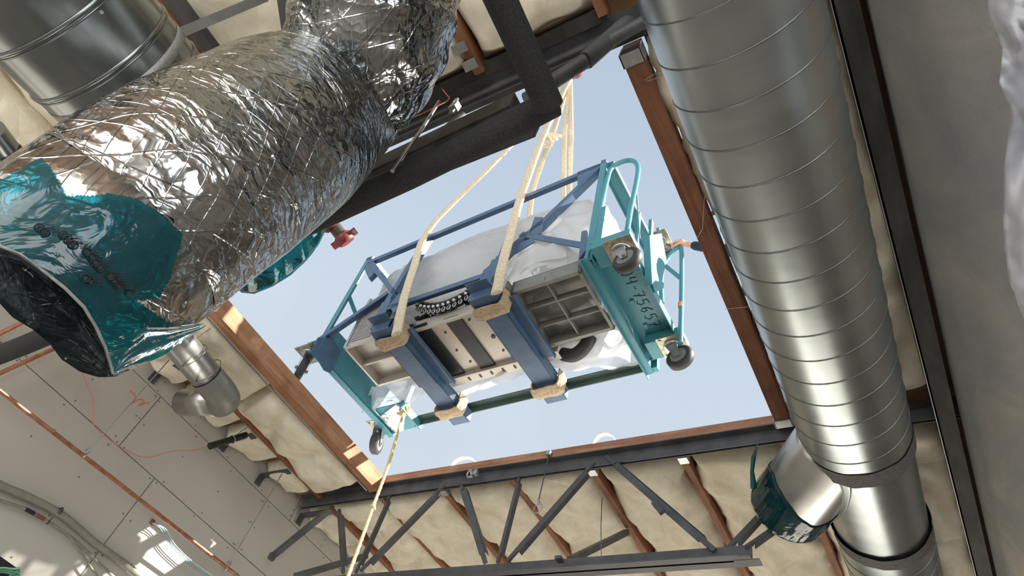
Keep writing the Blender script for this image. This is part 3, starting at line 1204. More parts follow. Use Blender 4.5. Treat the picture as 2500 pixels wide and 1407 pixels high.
for (px, py) in ((135, 15), (245, 115), (325, 205)):
    s = gpx(px, py)
    obj('rib', MB().ring(GA + gd * s, gd, RG + 0.001, 0.008, 96, 8).ring(GA + gd * (s + 0.016), gd, RG + 0.001, 0.004, 96, 8), M_GALVD, gt)
s = gpx(285, 150)
rows_ = []
gs_ = gd.cross(gu)
for i in range(2):
    rows_.append([GA + gd * (s + 0.036 * i) + (gu * math.cos(2 * PI * k / 96) + gs_ * math.sin(2 * PI * k / 96)) * (RG + 0.003) for k in range(97)])
obj('strap_band', MB().sheet(rows_), simple('speckled_strap', (0.34, 0.35, 0.34), 0.55, 0.5, 0.3, 150, 0.2), gt, sol=0.002)
c = AT(131, 224, 2.12)
obj('screw_head', MB().disc(c, ray(131, 224), 0.006, 0.008, 10), M_ZINC, gt)
obj('screw_head', MB().disc(AT(248, 30, 2.03), ray(248, 30), 0.006, 0.006, 8), M_ZINC, gt)
A = AT(445, 78, 2.55)
B = AT(650, -8, 2.75)
tag(obj('hanger_strap', MB().beam(A, B, 0.036, 0.003, -ray(540, 40)), M_GREY), 'flat grey metal strap running from the upper left duct across the batts', 'strap')
tag(obj('steel_bar', MB().beam(ATZ(395, -40, 2.78), ATZ(545, 160, 2.78), 0.075, 0.05), M_STEELR), 'dark brown steel bar crossing the batts behind the flat strap', 'bar')
tag(obj('steel_hanger', MB().beam(AT(690, -20, 2.6), AT(712, 130, 2.6), 0.05, 0.03, -ray(700, 50)), M_PVC), 'black upright bar behind the neck of the foil duct', 'bar')
# small grey pipe far left
tag(obj('small_duct', MB().tube([AT(-30, 320, 3.2), AT(70, 450, 3.5)], 0.075, 32).ring(AT(12, 375, 3.3), AT(70, 450, 3.5) - AT(-30, 320, 3.2), 0.077, 0.005), M_GALVD), 'narrow galvanised duct at the left edge behind the foil end', 'duct')

# ================================================================== FOIL DUCT
ctrl = [((935, -150), 2.35, .285), ((922, -20), 2.37, .288), ((905, 70), 2.40, .285), ((880, 145), 2.46, .268), ((846, 212), 2.55, .238),
        ((808, 250), 2.50, .254), ((735, 292), 2.32, .290), ((640, 352), 2.12, .300), ((520, 425), 1.97, .302), ((400, 502), 1.86, .302), ((305, 572), 1.80, .297), ((245, 615), 1.74, .290), ((165, 675), 1.69, .272), ((105, 725), 1.66, .20), ((60, 765), 1.64, .08)]


def spline(pts, vals, n):
    out = []
    N = len(pts)
    for i in range(N - 1):
        p0, p1, p2, p3 = pts[max(0, i - 1)], pts[i], pts[i + 1], pts[min(N - 1, i + 2)]
        r0, r1, r2, r3 = vals[max(0, i - 1)], vals[i], vals[i + 1], vals[min(N - 1, i + 2)]
        for k in range(n):
            t = k / n

            def cm(a, b, c, d):
                return 0.5 * ((2 * b) + (-a + c) * t + (2 * a - 5 * b + 4 * c - d) * t * t + (-a + 3 * b - 3 * c + d) * t ** 3)
            out.append((Vector([cm(p0[q], p1[q], p2[q], p3[q]) for q in range(3)]), cm(r0, r1, r2, r3)))
    out.append((Vector(pts[-1]), vals[-1]))
    return out


fp = [AT(*c[0], c[1]) for c in ctrl]
fr_ = [c[2] for c in ctrl]
fs_ = spline(fp, fr_, 22)
NECK = 4 * 22
foil = thing('foil_duct', 'crinkled silver foil-wrapped duct bending across the upper left', 'duct', fp[6])


def ridge(v):
    return 1 - 2 * abs(noise.noise(v))


def foilfn(lo, neckfade):
    def fn(a, L, i):
        i = i + lo
        ca, sa = math.cos(a), math.sin(a)
        d = 0.016 * ridge(Vector((ca * 1.3, sa * 1.3, L * 2.2))) + 0.006 * noise.noise(Vector((ca * 4, sa * 4, L * 6)))
        w = math.exp(-(abs(i - NECK) / 22.0) ** 2)
        d += w * (0.045 * ridge(Vector((ca * 4.2, sa * 4.2, 3 + L * 0.6))) + 0.03 * ridge(Vector((ca * 9, sa * 9, 7 + L))))
        # near the upper piece: horizontal sag folds
        if i < NECK:
            d += 0.028 * math.sin(L * 62 + 2.5 * noise.noise(Vector((ca * 2, sa * 2, L * 3)))) * max(0, 0.4 + 0.6 * noise.noise(Vector((ca * 2, sa * 2, 1 + L))) + 0.3)
        return 1 + d
    return fn


up = fs_[:NECK - 6]
lo = fs_[NECK + 9:]
obj('upper_sleeve', MB().tube([p for p, r in up], [r for p, r in up], 260, caps=False, fn=foilfn(0, 1)), M_FOIL, foil)
obj('lower_sleeve', MB().tube([p for p, r in lo], [r for p, r in lo], 320, caps=False, fn=foilfn(NECK + 9, 1)), M_FOIL, foil)
nk = fs_[NECK - 12:NECK + 14]
obj('neck_collar', MB().tube([p for p, r in nk], [0.232] * len(nk), 80, caps=False), M_GALVS, foil)

# ------- film over the open end
endp = [AT(400, 502, 1.86), AT(305, 572, 1.80), AT(190, 650, 1.70), AT(70, 735, 1.62), AT(-60, 830, 1.55)]
er = [0.3090, 0.3085, 0.300, 0.285, 0.26]
es = spline(endp, er, 60)
poly = [(-60, 470), (0, 440), (100, 384), (128, 415), (160, 478), (215, 478), (270, 472), (330, 484), (385, 515), (446, 572), (440, 602), (415, 682), (390, 727), (335, 735), (350, 745), (425, 800), (500, 790), (470, 815), (400, 860), (278, 922), (258, 850), (235, 800), (205, 750), (160, 705), (110, 665), (50, 622), (0, 600), (-60, 575)]


def inside(p, poly):
    x, y = p
    c = False
    n = len(poly)
    j = n - 1
    for i in range(n):
        xi, yi = poly[i]
        xj, yj = poly[j]
        if (yi > y) != (yj > y) and x < (xj - xi) * (y - yi) / (yj - yi) + xi:
            c = not c
        j = i
    return c


bag = thing('film_bag', 'teal and clear plastic film bagged over the open near end of the foil duct', 'plastic film', endp[1])
nseg = 420
tmp = MB().tube([p for p, r in es], [r for p, r in es], nseg, caps=False, fn=lambda a, L, i: 1.022 + 0.008 * ridge(Vector((math.cos(a) * 3, math.sin(a) * 3, L * 5))) + 0.006 * noise.noise(Vector((math.cos(a) * 9, math.sin(a) * 9, L * 14))))
mb = MB()
keepf = []
for k, f in enumerate(tmp.f):
    c = sum((tmp.v[i] for i in f), Vector()) / 4
    if inside(PX(c), poly) and (c - CAM).length < (es[min(len(es) - 1, k // nseg)][0] - CAM).length - 0.03:
        keepf.append(k)
mb.v = tmp.v
mb.f = [tmp.f[k] for k in keepf]
mb.uv = [tmp.uv[k] for k in keepf]
mb.mi = [0] * len(keepf)
mb.sm = [True] * len(keepf)
obj('teal_film', mb, M_TFILM, bag)
# printed marks on the film
pr = MB()
for (px, py) in ((100, 560), (112, 572), (160, 580), (172, 592), (182, 600), (218, 620), (228, 632), (236, 645), (244, 655), (266, 668), (275, 680), (283, 692), (292, 700), (210, 680), (225, 695), (318, 718), (345, 775), (355, 788), (362, 802), (372, 815), (330, 805), (338, 822)):
    # nearest film vertex to that direction
    best = None
    for i in range(0, len(tmp.v), 3):
        v = tmp.v[i]
        if (v - CAM).length > 1.75:
            continue
        q = PX(v)
        d = (q[0] - px) ** 2 + (q[1] - py) ** 2
        if best is None or d < best[0]:
            best = (d, v)
    if best and best[0] < 900:
        c = best[1]
        nrm = (CAM - c).normalized()
        c = c + nrm * 0.006
        pr.ring(c, nrm, 0.0085, 0.0016, 14, 5)
        pr.disc(c, nrm, 0.005, 0.001, 10)
        u = nrm.orthogonal().normalized()
        for t in (-1, 0, 1):
            pr.beam(c + u * 0.012 + nrm.cross(u) * 0.006 * t, c + u * 0.026 + nrm.cross(u) * 0.006 * t, 0.0014, 0.001, nrm)
obj('printed_marks', pr, M_INK, bag)
# the dark gathered mouth of the bag
tq = [(PX(v), (v - CAM).dot(R.col[2])) for v in tmp.v[::2]]


def film_depth(x, y, dflt=1.45):
    b = min(tq, key=lambda t: (t[0][0] - x) ** 2 + (t[0][1] - y) ** 2 + (max(0, t[1] - 1.55) * 4000))
    return b[1] if b[1] < 1.62 else dflt


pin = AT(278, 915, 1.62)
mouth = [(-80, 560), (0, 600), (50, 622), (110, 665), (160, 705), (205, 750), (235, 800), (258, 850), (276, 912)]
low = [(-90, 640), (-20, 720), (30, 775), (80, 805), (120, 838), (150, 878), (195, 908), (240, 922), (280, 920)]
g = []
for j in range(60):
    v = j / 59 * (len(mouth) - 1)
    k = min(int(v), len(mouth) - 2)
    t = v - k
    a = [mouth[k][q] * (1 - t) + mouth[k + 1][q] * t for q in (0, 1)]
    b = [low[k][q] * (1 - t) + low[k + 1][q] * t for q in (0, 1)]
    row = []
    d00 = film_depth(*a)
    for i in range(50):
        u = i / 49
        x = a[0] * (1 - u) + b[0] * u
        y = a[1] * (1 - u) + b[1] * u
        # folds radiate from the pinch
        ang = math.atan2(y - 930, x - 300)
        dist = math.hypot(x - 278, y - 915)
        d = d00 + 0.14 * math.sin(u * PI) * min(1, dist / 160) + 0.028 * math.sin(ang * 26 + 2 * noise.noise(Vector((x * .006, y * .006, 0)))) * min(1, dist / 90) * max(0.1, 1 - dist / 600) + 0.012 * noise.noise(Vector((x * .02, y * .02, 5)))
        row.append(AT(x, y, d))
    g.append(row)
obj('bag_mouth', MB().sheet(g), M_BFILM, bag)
# rolled clear hem
obj('film_hem', MB().tube([AT(*p, film_depth(*p) - 0.004) for p in mouth], 0.0035, 8), M_CFILM, bag)
# folded flap from the pinch to the duct edge
g = []
fa = [(276, 918), (330, 900), (400, 868), (470, 818), (505, 795)]
fb = [(280, 905), (310, 850), (350, 800), (410, 800), (480, 790)]
for j in range(40):
    v = j / 39 * 4
    k = min(int(v), 3)
    t = v - k
    a = [fa[k][q] * (1 - t) + fa[k + 1][q] * t for q in (0, 1)]
    b = [fb[k][q] * (1 - t) + fb[k + 1][q] * t for q in (0, 1)]
    g.append([AT(a[0] * (1 - u / 14) + b[0] * u / 14, a[1] * (1 - u / 14) + b[1] * u / 14, 1.50 + 0.004 * math.sin(u * 0.8 + j * 0.2)) for u in range(15)])
obj('film_flap', MB().sheet(g), M_TFILM, bag)

# second teal cap behind the foil (film over a hidden duct end)
outer = [(560, 690), (590, 715), (620, 718), (665, 700), (710, 672), (750, 635), (778, 598), (796, 560)]
inner = [(540, 620), (580, 640), (610, 620), (650, 590), (690, 560), (720, 540), (745, 525), (770, 520)]
g = []
for j in range(50):
    v = j / 49 * 7
    k = min(int(v), 6)
    t = v - k
    row = []
    for i in range(20):
        u = i / 19
        x = (outer[k][0] * (1 - t) + outer[k + 1][0] * t) * (1 - u) + (inner[k][0] * (1 - t) + inner[k + 1][0] * t) * u
        y = (outer[k][1] * (1 - t) + outer[k + 1][1] * t) * (1 - u) + (inner[k][1] * (1 - t) + inner[k + 1][1] * t) * u
        row.append(AT(x, y, 3.05 - 0.12 * math.sin(u * PI / 2) + 0.01 * math.sin(j * 0.5)))
    g.append(row)
o = obj('duct_film', MB().sheet(g), M_TFILM2, sol=0.001)
tag(o, 'curved teal film cap showing against the sky under the foil duct', 'plastic film')

# ================================================================== PIPES AND HANGERS
fpth = [AT(1352, 250, 2.28), AT(1300, 278, 2.32), AT(1000, 430, 2.55), AT(700, 570, 2.85), AT(60, 843, 3.45), AT(-60, 890, 3.6)]
o = obj('foam_pipe', MB().tube(fpth, 0.050, 32), M_FOAM)
tag(o, 'black foam-insulated pipe running along the upper edge of the opening', 'pipe')
pA, pB = AT(1338, 252, 2.24), AT(1195, -60, 1.95)
o = obj('foam_pipe', MB().tube([pA + (pA - pB) * 0.02, pA, pB, pB + (pB - pA)], 0.049, 32), M_FOAM)
tag(o, 'black foam-insulated pipe coming down from the top edge to the open corner', 'pipe')
# copper pipes on the left
cz = 2.03
o = obj('copper_pipe', MB().tube([RZ(-4.5, -0.6, cz - 0.05), RZ(-4.5, 0.92, cz - 0.055), RZ(-4.5, 3.0, cz + 0.02)], 0.013, 16).ring(RZ(-4.5, 1.3, cz - 0.035), (0, 1, 0), 0.013, 0.0025), M_COP)
tag(o, 'long copper pipe hung along the gypsum wall', 'pipe')
o = obj('copper_pipe', MB().tube([ATX(-30, 925, -4.6), ATX(130, 853, -4.6)], 0.014, 16), M_COP)
tag(o, 'short length of copper pipe at the left edge under the black foam pipe', 'pipe')
o = obj('copper_pipe', MB().tube([AT(-30, 830, 4.2), AT(60, 785, 4.2)], 0.014, 16), M_COP)
tag(o, 'copper pipe end above the black foam pipe at the left edge', 'pipe')
for i, (yb, ztop, lab) in enumerate(((1.545, 2.88, 'thin threaded rod holding the copper pipe, left one'), (2.875, 2.93, 'thin threaded rod holding the copper pipe, lower right one'))):
    t = thing('hanger_rod', lab, 'hanger', RZ(-4.5, yb, 2.02))
    obj('rod', MB().tube([RZ(-4.5, yb, 2.06), RZ(-4.5, yb, ztop)], 0.0042, 8), M_ZINC, t)
    zc_ = cz - 0.03 + (0.035 if i else 0)
    obj('clevis', MB().ring(RZ(-4.5, yb, zc_), (0, 1, 0), 0.018, 0.004, 20, 6).tube([RZ(-4.5, yb, zc_ + 0.018), RZ(-4.5, yb, zc_ + 0.06)], 0.010, 8).box(RZ(-4.5, yb, zc_ + 0.045), (0.022, 0.03, 0.02)), M_ZINC, t)
# small duct on the left
sdn = thing('small_duct', 'small galvanised duct with a taped elbow beside the gypsum wall', 'duct', RZ(-4.1, 1.9, 2.6))
dA = ATZ(415, 812, 2.62)
dB = ATZ(535, 955, 2.62)
dC = ATZ(560, 990, 2.55)
e1 = ATZ(530, 960, 2.50)
e2 = ATX(395, 1003, -4.45)
obj('duct_run', MB().tube([dA + (dA - dB) * 0.8, dA, dB], 0.100, 40, caps=False), M_GALVS, sdn, sol=0.002)
for p in ((470, 868), (505, 905)):
    obj('seam', MB().ring(ATZ(*p, 2.62), dB - dA, 0.101, 0.003, 40, 6), M_GALVD, sdn)
d1 = (dB - dA).normalized()
tgt = ATX(455, 985, -4.45)
d2 = (tgt - (dB + d1 * 0.12)).normalized()
c0 = dB + d1 * 0.11
pth = [dB - d1 * 0.14, dB - d1 * 0.05, dB + d1 * 0.02]
for i in range(1, 8):
    t = i / 8
    pth.append((dB + d1 * 0.02) * (1 - t) ** 2 + c0 * 2 * t * (1 - t) + (c0 + d2 * 0.12) * t * t)
obj('taped_elbow', MB().tube(pth, 0.104, 40, caps=False, fn=lambda a, L, i: 1 + 0.02 * math.sin(L * 90) + 0.015 * noise.noise(Vector((a * 3, L * 20, 0)))), M_GREY, sdn)
e0 = c0 + d2 * 0.10
obj('duct_end', MB().tube([e0, e0 + d2 * 0.42], 0.098, 40, caps=False), M_GALVS, sdn, sol=0.002)
hs = MB().beam(ATZ(470, 835, 2.7), ATZ(520, 795, 2.9), 0.03, 0.003)
obj('hanger_strap', hs, M_ZINC, sdn)
# short black pipes near the wall
bp = thing('black_pipe', 'short black pipe stub hanging by the batts left of the opening', 'pipe', ATX(560, 1075, -4.5))
a_, b_ = ATX(512, 1090, -4.5), ATX(610, 1060, -4.5)
obj('pipe', MB().tube([a_, b_], 0.026, 20), M_PVC, bp)
obj('hanger_band', MB().ring(a_ * 0.45 + b_ * 0.55, b_ - a_, 0.030, 0.004).tube([a_ * 0.45 + b_ * 0.55 + Vector((0, 0, 0.03)), a_ * 0.45 + b_ * 0.55 + Vector((0, 0.05, 0.18))], 0.003, 6), M_ZINC, bp)
# sprinkler stub
st = thing('sprinkler_pipe', 'brown pipe stub with a red grooved coupling against the sky', 'pipe', AT(835, 580, 3.3))
obj('pipe', MB().tube([AT(790, 520, 3.3) + Vector((0, 0, 0.55)), AT(790, 520, 3.3) + Vector((0, 0, 0.02)), AT(812, 548, 3.3), AT(838, 582, 3.3)], 0.032, 20), M_BROWNP, st)
c = AT(841, 583, 3.3)
ax_ = (AT(838, 582, 3.3) - AT(812, 548, 3.3)).normalized()
cp = MB().disc(c, ax_, 0.046, 0.05, 24, bevel=0.008)
sv = ax_.cross(ray(840, 580).normalized()).normalized()
for s in (-1, 1):
    cp.box(c + sv * s * 0.055, (0.03, 0.03, 0.035), Matrix((sv, ax_, sv.cross(ax_))).transposed())
obj('coupling', cp, M_RED, st)
obj('bolt', MB().disc(c + sv * 0.058 - ray(840, 580).normalized() * 0.02, ray(840, 580), 0.010, 0.03, 10), M_ZINC, st)
obj('coupling', MB().disc(AT(808, 550, 3.3), ax_, 0.045, 0.04, 24, bevel=0.008), M_RED, st)
# hanging rod and ring in front of the joist
hr = thing('ring_hanger', 'thin rod with an open pipe ring hanging from the joist', 'hanger', ATY(1330, 1180, 3.19))
obj('rod', MB().tube([ATY(1340, 1112, 3.19), ATY(1314, 1228, 3.15)], 0.004, 8), M_STEEL, hr)
obj('clamp', MB().box(ATY(1340, 1108, 3.19), (0.03, 0.03, 0.035)).box(ATY(1314, 1226, 3.15), (0.02, 0.02, 0.012)), M_ZINC, hr)
obj('ring', MB().ring(ATY(1313, 1242, 3.14), (0.15, 1, 0), 0.034, 0.003, 28, 6), M_ZINC, hr)
o = obj('wire', MB().tube([ATY(1470, 1215, 3.35), ATY(1467, 1290, 3.3), ATY(1468, 1365, 3.28)], 0.003, 6), M_GALVD)
tag(o, 'thin brown wire hanging in front of the ragged middle purlin', 'wire')
# shackle on the joist
c = ATY(1147, 1157, 3.18)
o = obj('shackle', MB().ring(c, (0.3, 1, 0.2), 0.028, 0.007, 20, 8).ring(c + Vector((0.018, 0, -0.005)), (1, 0.3, 0.3), 0.024, 0.006, 20, 8).box(c + Vector((0.055, 0, 0.0)), (0.03, 0.03, 0.04)), M_ZINC)
tag(o, 'small steel shackle clipped on the joist above the upright bar', 'shackle')
# white strap loops standing up on the roof edge
for i, (a, b, top, lab) in enumerate((((1098, 1140), (1160, 1130), (1128, 1115), 'left white band loop standing up on the roof edge'), ((1446, 1082), (1500, 1074), (1472, 1056), 'right white band loop standing up on the roof edge'))):
    A, B, T = ATY(*a, 3.34), ATY(*b, 3.34), ATY(*top, 3.34)
    pts = []
    cc = (A + B) / 2
    for k in range(17):
        t = PI * k / 16
        pts.append(cc + (A - cc) * math.cos(t) + (T - cc) * math.sin(t) * 1.05)
    pts = [A - Vector((0, 0, 0.07))] + pts + [B - Vector((0, 0, 0.07))]
    rows_ = [[p, p + Vector((0.0, 0.045, 0))] for p in pts]
    tag(obj('band_loop', MB().sheet(rows_), M_WHITEW, sol=0.002), lab, 'strap', 'white bands on the roof edge')

# flexible conduits on the wall, lower left
X_ = -4.70
cond = [((-60, 1150), (0, 1185), (70, 1215), (150, 1258), (230, 1325), (300, 1375), (370, 1430)), 0.026]
pts = [ATX(*p, X_) for p in cond[0]]
sp_ = [p for p, r in spline([tuple(p) for p in pts], [1] * len(pts), 40)]
o = thing('conduit', 'thick ribbed flexible conduit curving across the lower left wall', 'conduit', pts[2])
obj('sheath', MB().tube(sp_, 0.024, 16, fn=lambda a, L, i: 1 + 0.06 * (i % 2)), M_CABLE, o)
obj('cable_tie', MB().ring(ATX(145, 1250, X_), ATX(150, 1258, X_) - ATX(70, 1215, X_), 0.027, 0.004).tube([ATX(141, 1253, -4.67), ATX(148, 1245, -4.66), ATX(143, 1240, -4.65)], 0.003, 6), M_PVC, o)
pts = [ATX(*p, -4.71) for p in ((-50, 1200), (0, 1222), (60, 1243), (118, 1275), (170, 1310), (215, 1350), (250, 1385), (290, 1420))]
o = thing('conduit', 'thinner grey cable below the thick conduit, with a black and red tape mark', 'cable', pts[2])
obj('cable', MB().tube([p for p, r in spline([tuple(p) for p in pts], [1] * len(pts), 10)], 0.010, 10), M_CABLE, o)
obj('black_tape', MB().tube([ATX(62, 1243, -4.71), ATX(84, 1255, -4.71)], 0.0125, 10), M_PVC, o)
obj('red_tape', MB().tube([ATX(88, 1257, -4.71), ATX(108, 1268, -4.71)], 0.0125, 10), M_RED, o)
obj('cable_tie', MB().ring(ATX(118, 1275, -4.71), ATX(118, 1275, -4.71) - ATX(84, 1255, -4.71), 0.012, 0.003).tube([ATX(118, 1274, -4.70), ATX(131, 1263, -4.68)], 0.0028, 6), M_PVC, o)
pts = [ATX(*p, -4.69) for p in ((140, 1288), (165, 1305), (195, 1345), (215, 1375), (245, 1420))]
o = obj('cable', MB().tube([p for p, r in spline([tuple(p) for p in pts], [1] * len(pts), 10)], 0.007, 8), M_CABLE)
tag(o, 'thin cable branching down from the taped cable at lower left', 'cable')
# junction hole and blue wires
jb = thing('wall_wires', 'pale blue wires drooping from a small hole in the gypsum wall', 'wire', ATX(372, 1275, WXP))
obj('wall_hole', MB().box(ATX(372, 1275, WXP + 0.004), (0.008, 0.03, 0.035)), M_WOODD, jb)
for k, (dx, cm_) in enumerate(((0, M_BLUEW), (6, M_BLUEW), (12, M_WHITEW))):
    pts = [ATX(*p, WXP + 0.05 + 0.02 * k) for p in ((372, 1278), (392 + dx, 1292), (415 + dx, 1330), (450 + dx, 1365), (490 + dx, 1395), (530 + dx, 1425))]
    obj('wire', MB().tube([p for p, r in spline([tuple(p) for p in pts], [1] * len(pts), 8)], 0.0035, 6), cm_, jb)
# red string along the wall
pts = [ATX(*p, -4.70) for p in ((195, 880), (205, 925), (225, 975), (228, 1035), (250, 1060), (300, 1095), (355, 1117), (420, 1102), (480, 1098), (520, 1085), (575, 1090))]
o = obj('string', MB().tube([p for p, r in spline([tuple(p) for p in pts], [1] * len(pts), 8)], 0.003, 6), M_PINK)
tag(o, 'loose pink string sagging across the gypsum wall', 'string')
pts = [ATX(*p, -4.5) for p in ((318, 955), (330, 970), (322, 985), (340, 975), (352, 982), (338, 990), (355, 985), (368, 982))]
o = obj('ribbon', MB().tube([p for p, r in spline([tuple(p) for p in pts], [1] * len(pts), 6)], 0.006, 6, flat=0.3), M_PINK)
tag(o, 'small tangle of pink ribbon tied on the left hanger rod', 'ribbon')
# bundle of wires in a dark box, bottom left corner
wbx = thing('junction_box', 'dark open box of green and white wires in the bottom left corner', 'junction box', ATX(10, 1385, -4.6))
obj('box', MB().box(ATX(-5, 1392, -4.62), (0.06, 0.12, 0.10)), M_BLK, wbx)
for k in range(9):
    pts = [ATX(*p, -4.54 + 0.006 * (k % 3)) for p in ((-30, 1392 + k), (5, 1386 + k * 1.5), (30, 1388 + k * 2), (48, 1392 + k * 2 + random.uniform(-4, 4)), (20, 1410 + k))]
    obj('wire', MB().tube([p for p, r in spline([tuple(p) for p in pts], [1] * len(pts), 6)], 0.0035, 6), (M_GREENW, M_WHITEW, M_GREENW)[k % 3], wbx)

# ================================================================== THE HOISTED MACHINE
CM = Matrix(((0.99946211, 0.0194977, -0.026369), (-0.0204855, 0.99907819, -0.0377241), (0.02560916, 0.03824399, 0.99894022)))
CO = Vector((-1.57338776, 2.24836735, 3.7335102)) + CAM
LX, WY, HZ = 2.566, 1.145, 1.345
CMt = CM.transposed()


def W_(l):
    return CM @ Vector(l) + CO


def LOC(px, py, ax, val):
    r = CMt @ ray(px, py)
    oo = CMt @ (CO - CAM)
    k = (val + oo[ax]) / r[ax]
    return r * k - oo


def cthing(name, label, cat, group=None):
    t = thing(name, label, cat, CO, group)
    t.rotation_euler = CM.to_euler()
    LOCAL.add(t.name)
    return t


bf = cthing('lifting_cradle', 'blue painted steel lifting frame around the hoisted machine', 'frame')
BT = 0.055


def nb(a, b, w=BT, d=0.06, y=0.0, name='rail'):
    A = LOC(*a, 1, y)
    B = LOC(*b, 1, y)
    # angle iron: face plate plus flange
    mb = MB().beam(A, B, w, 0.008, (0, 1, 0))
    mb.beam(A, B, 0.008, d, (0, 1, 0), (w / 2 - 0.004, d / 2))
    obj(name, mb, M_BLUE, bf)


nb((900, 640), (1478, 398), .05, name='top_rail')
nb((776, 830), (945, 715), .05, name='bottom_rail')
nb((903, 643), (962, 715), .045, name='diagonal_brace')
nb((1045, 575), (945, 735), .06, name='post')
nb((945, 735), (915, 800), .10, name='post')
nb((948, 752), (1183, 672), .055, name='middle_rail')
nb((1318, 545), (1213, 632), .055, name='post')
nb((1213, 632), (1180, 705), .09, name='post')
nb((1468, 402), (1312, 553), .05, name='diagonal_brace')
nb((1272, 572), (1425, 600), .055, name='short_rail')
nb((1246, 560), (1215, 640), .035, name='diagonal_brace', y=0.03)
for poly_ in ([(1305, 530), (1325, 530), (1322, 570), (1290, 575)], [(1235, 610), (1300, 580), (1305, 590), (1240, 630)], [(950, 745), (975, 715), (985, 748), (960, 765)], [(1180, 660), (1205, 640), (1195, 700), (1165, 700)], [(1410, 420), (1462, 400), (1440, 432), (1410, 450)]):
    obj('gusset', MB().prism([LOC(*p, 1, -0.004) for p in poly_], (0, 0.008, 0)), M_BLUE, bf)
obj('end_plate', MB().prism([LOC(*p, 1, -0.01) for p in ((1468, 392), (1480, 388), (1478, 440), (1462, 430))], (0, 0.06, 0)), M_BLUE, bf)
obj('end_plate', MB().prism([LOC(*p, 1, -0.01) for p in ((1420, 565), (1432, 562), (1430, 610), (1412, 635))], (0, 0.06, 0)), M_BLUE, bf)
obj('gusset', MB().prism([LOC(*p, 0, -LX + 0.02) for p in ((760, 855), (775, 825), (812, 825), (830, 860), (805, 912), (790, 905))], (0.008, 0, 0)), M_BLUE, bf)
obj('end_plate', MB().prism([LOC(*p, 1, 0.0) for p in ((888, 655), (905, 628), (925, 655), (900, 680))], (0, 0.05, 0)), M_BLUE, bf)
# two fork channels under the machine, each with a stepped near bracket
for (xa, xb, nm) in ((-1.825, -1.645, 1), (-0.895, -0.705, 2)):
    mb = MB()
    mb.bx(xa, xb, -0.06, 0.60, -0.115, -0.105)
    mb.bx(xa, xa + 0.01, -0.06, 0.60, -0.115, 0.0)
    mb.bx(xb - 0.01, xb, -0.06, 0.60, -0.115, 0.0)
    mb.bx(xa + 0.005, xb - 0.005, 0.585, 1.12, -0.10, -0.09)
    mb.bx(xa + 0.005, xa + 0.015, 0.585, 1.12, -0.10, 0.0)
    mb.bx(xb - 0.015, xb - 0.005, 0.585, 1.12, -0.10, 0.0)
    mb.bx(xa, xb, -0.06, 1.12, -0.004, 0.0)
    obj('fork_channel', mb, M_BLUE, bf, bev=0.003)
    mb = MB()
    mb.bx(xa - 0.03, xb - 0.03, -0.15, -0.06, -0.03, -0.022)
    mb.bx(xa - 0.03, xb - 0.03, -0.068, -0.06, -0.115, -0.022)
    mb.bx(xa - 0.02, xb + 0.0, -0.068, 0.0, -0.122, -0.114)
    obj('foot_bracket', mb, M_BLUE, bf, bev=0.002)
    mb = MB()
    for yy in (0.02, 0.045):
        for xx in (xa + 0.04, xb - 0.05):
            mb.disc((xx, yy, -0.118), (0, 0, 1), 0.008, 0.006, 8)
    obj('bolt', mb, M_BLK, bf)
    # side web seen beside channel
    mb = MB().bx(xb, xb + 0.10, 0.06, 0.70, -0.04, -0.03).bx(xb + 0.09, xb + 0.10, 0.06, 0.70, -0.07, -0.03)
    obj('side_flange', mb, M_BLUE, bf)

# --- teal end dollies


def caster(parent, x, y, z, ang, r=0.085, w=0.055, K=1.2):
    o = None
    r *= K
    w *= K
    pl = MB().box((x, y, z), (0.17 * K, 0.17 * K, 0.01))
    for sx in (-1, 1):
        for sy in (-1, 1):
            pl.disc((x + sx * 0.065 * K, y + sy * 0.065 * K, z - 0.008), (0, 0, 1), 0.012, 0.012, 6)
    t = obj('caster', pl, M_YZINC, parent)
    off = Vector((math.cos(ang), math.sin(ang), 0)) * 0.045 * K
    axl = Vector((-math.sin(ang), math.cos(ang), 0))
    c = Vector((x, y, z - 0.125 * K)) + off
    wmb = MB().disc(c, axl, r, w, 36, bevel=0.012)
    o = obj('wheel', wmb, M_RUB, t)
    o.parent = t
    hb = MB().disc(c, axl, r * 0.62, w + 0.004, 28, mi=0)
    hb.disc(c, axl, 0.014, w + 0.05, 12)
    o = obj('hub', hb, M_GREY, t)
    fk = MB().disc((x, y, z - 0.016), (0, 0, 1), 0.06 * K, 0.022, 28, bevel=0.005)
    for s in (-1, 1):
        cc = Vector((x, y, z - 0.03)) + axl * s * (w / 2 + 0.010)
        d1_ = c + axl * s * (w / 2 + 0.010)
        side = off.normalized()
        fk.prism([cc - side * 0.045, cc + side * 0.05, d1_ + side * 0.022 + Vector((0, 0, -0.02)), d1_ - side * 0.022 + Vector((0, 0, -0.02))], axl * s * 0.004)
    fk.prism([Vector((x, y, z - 0.03)) - axl * (w / 2 + 0.014) - off.normalized() * 0.045, Vector((x, y, z - 0.03)) + axl * (w / 2 + 0.014) - off.normalized() * 0.045,
              Vector((x, y, z - 0.034)) + axl * (w / 2 + 0.014) + off.normalized() * 0.05, Vector((x, y, z - 0.034)) - axl * (w / 2 + 0.014) + off.normalized() * 0.05], (0, 0, -0.004))
    obj('fork', fk, M_ZINC, t)
    return t


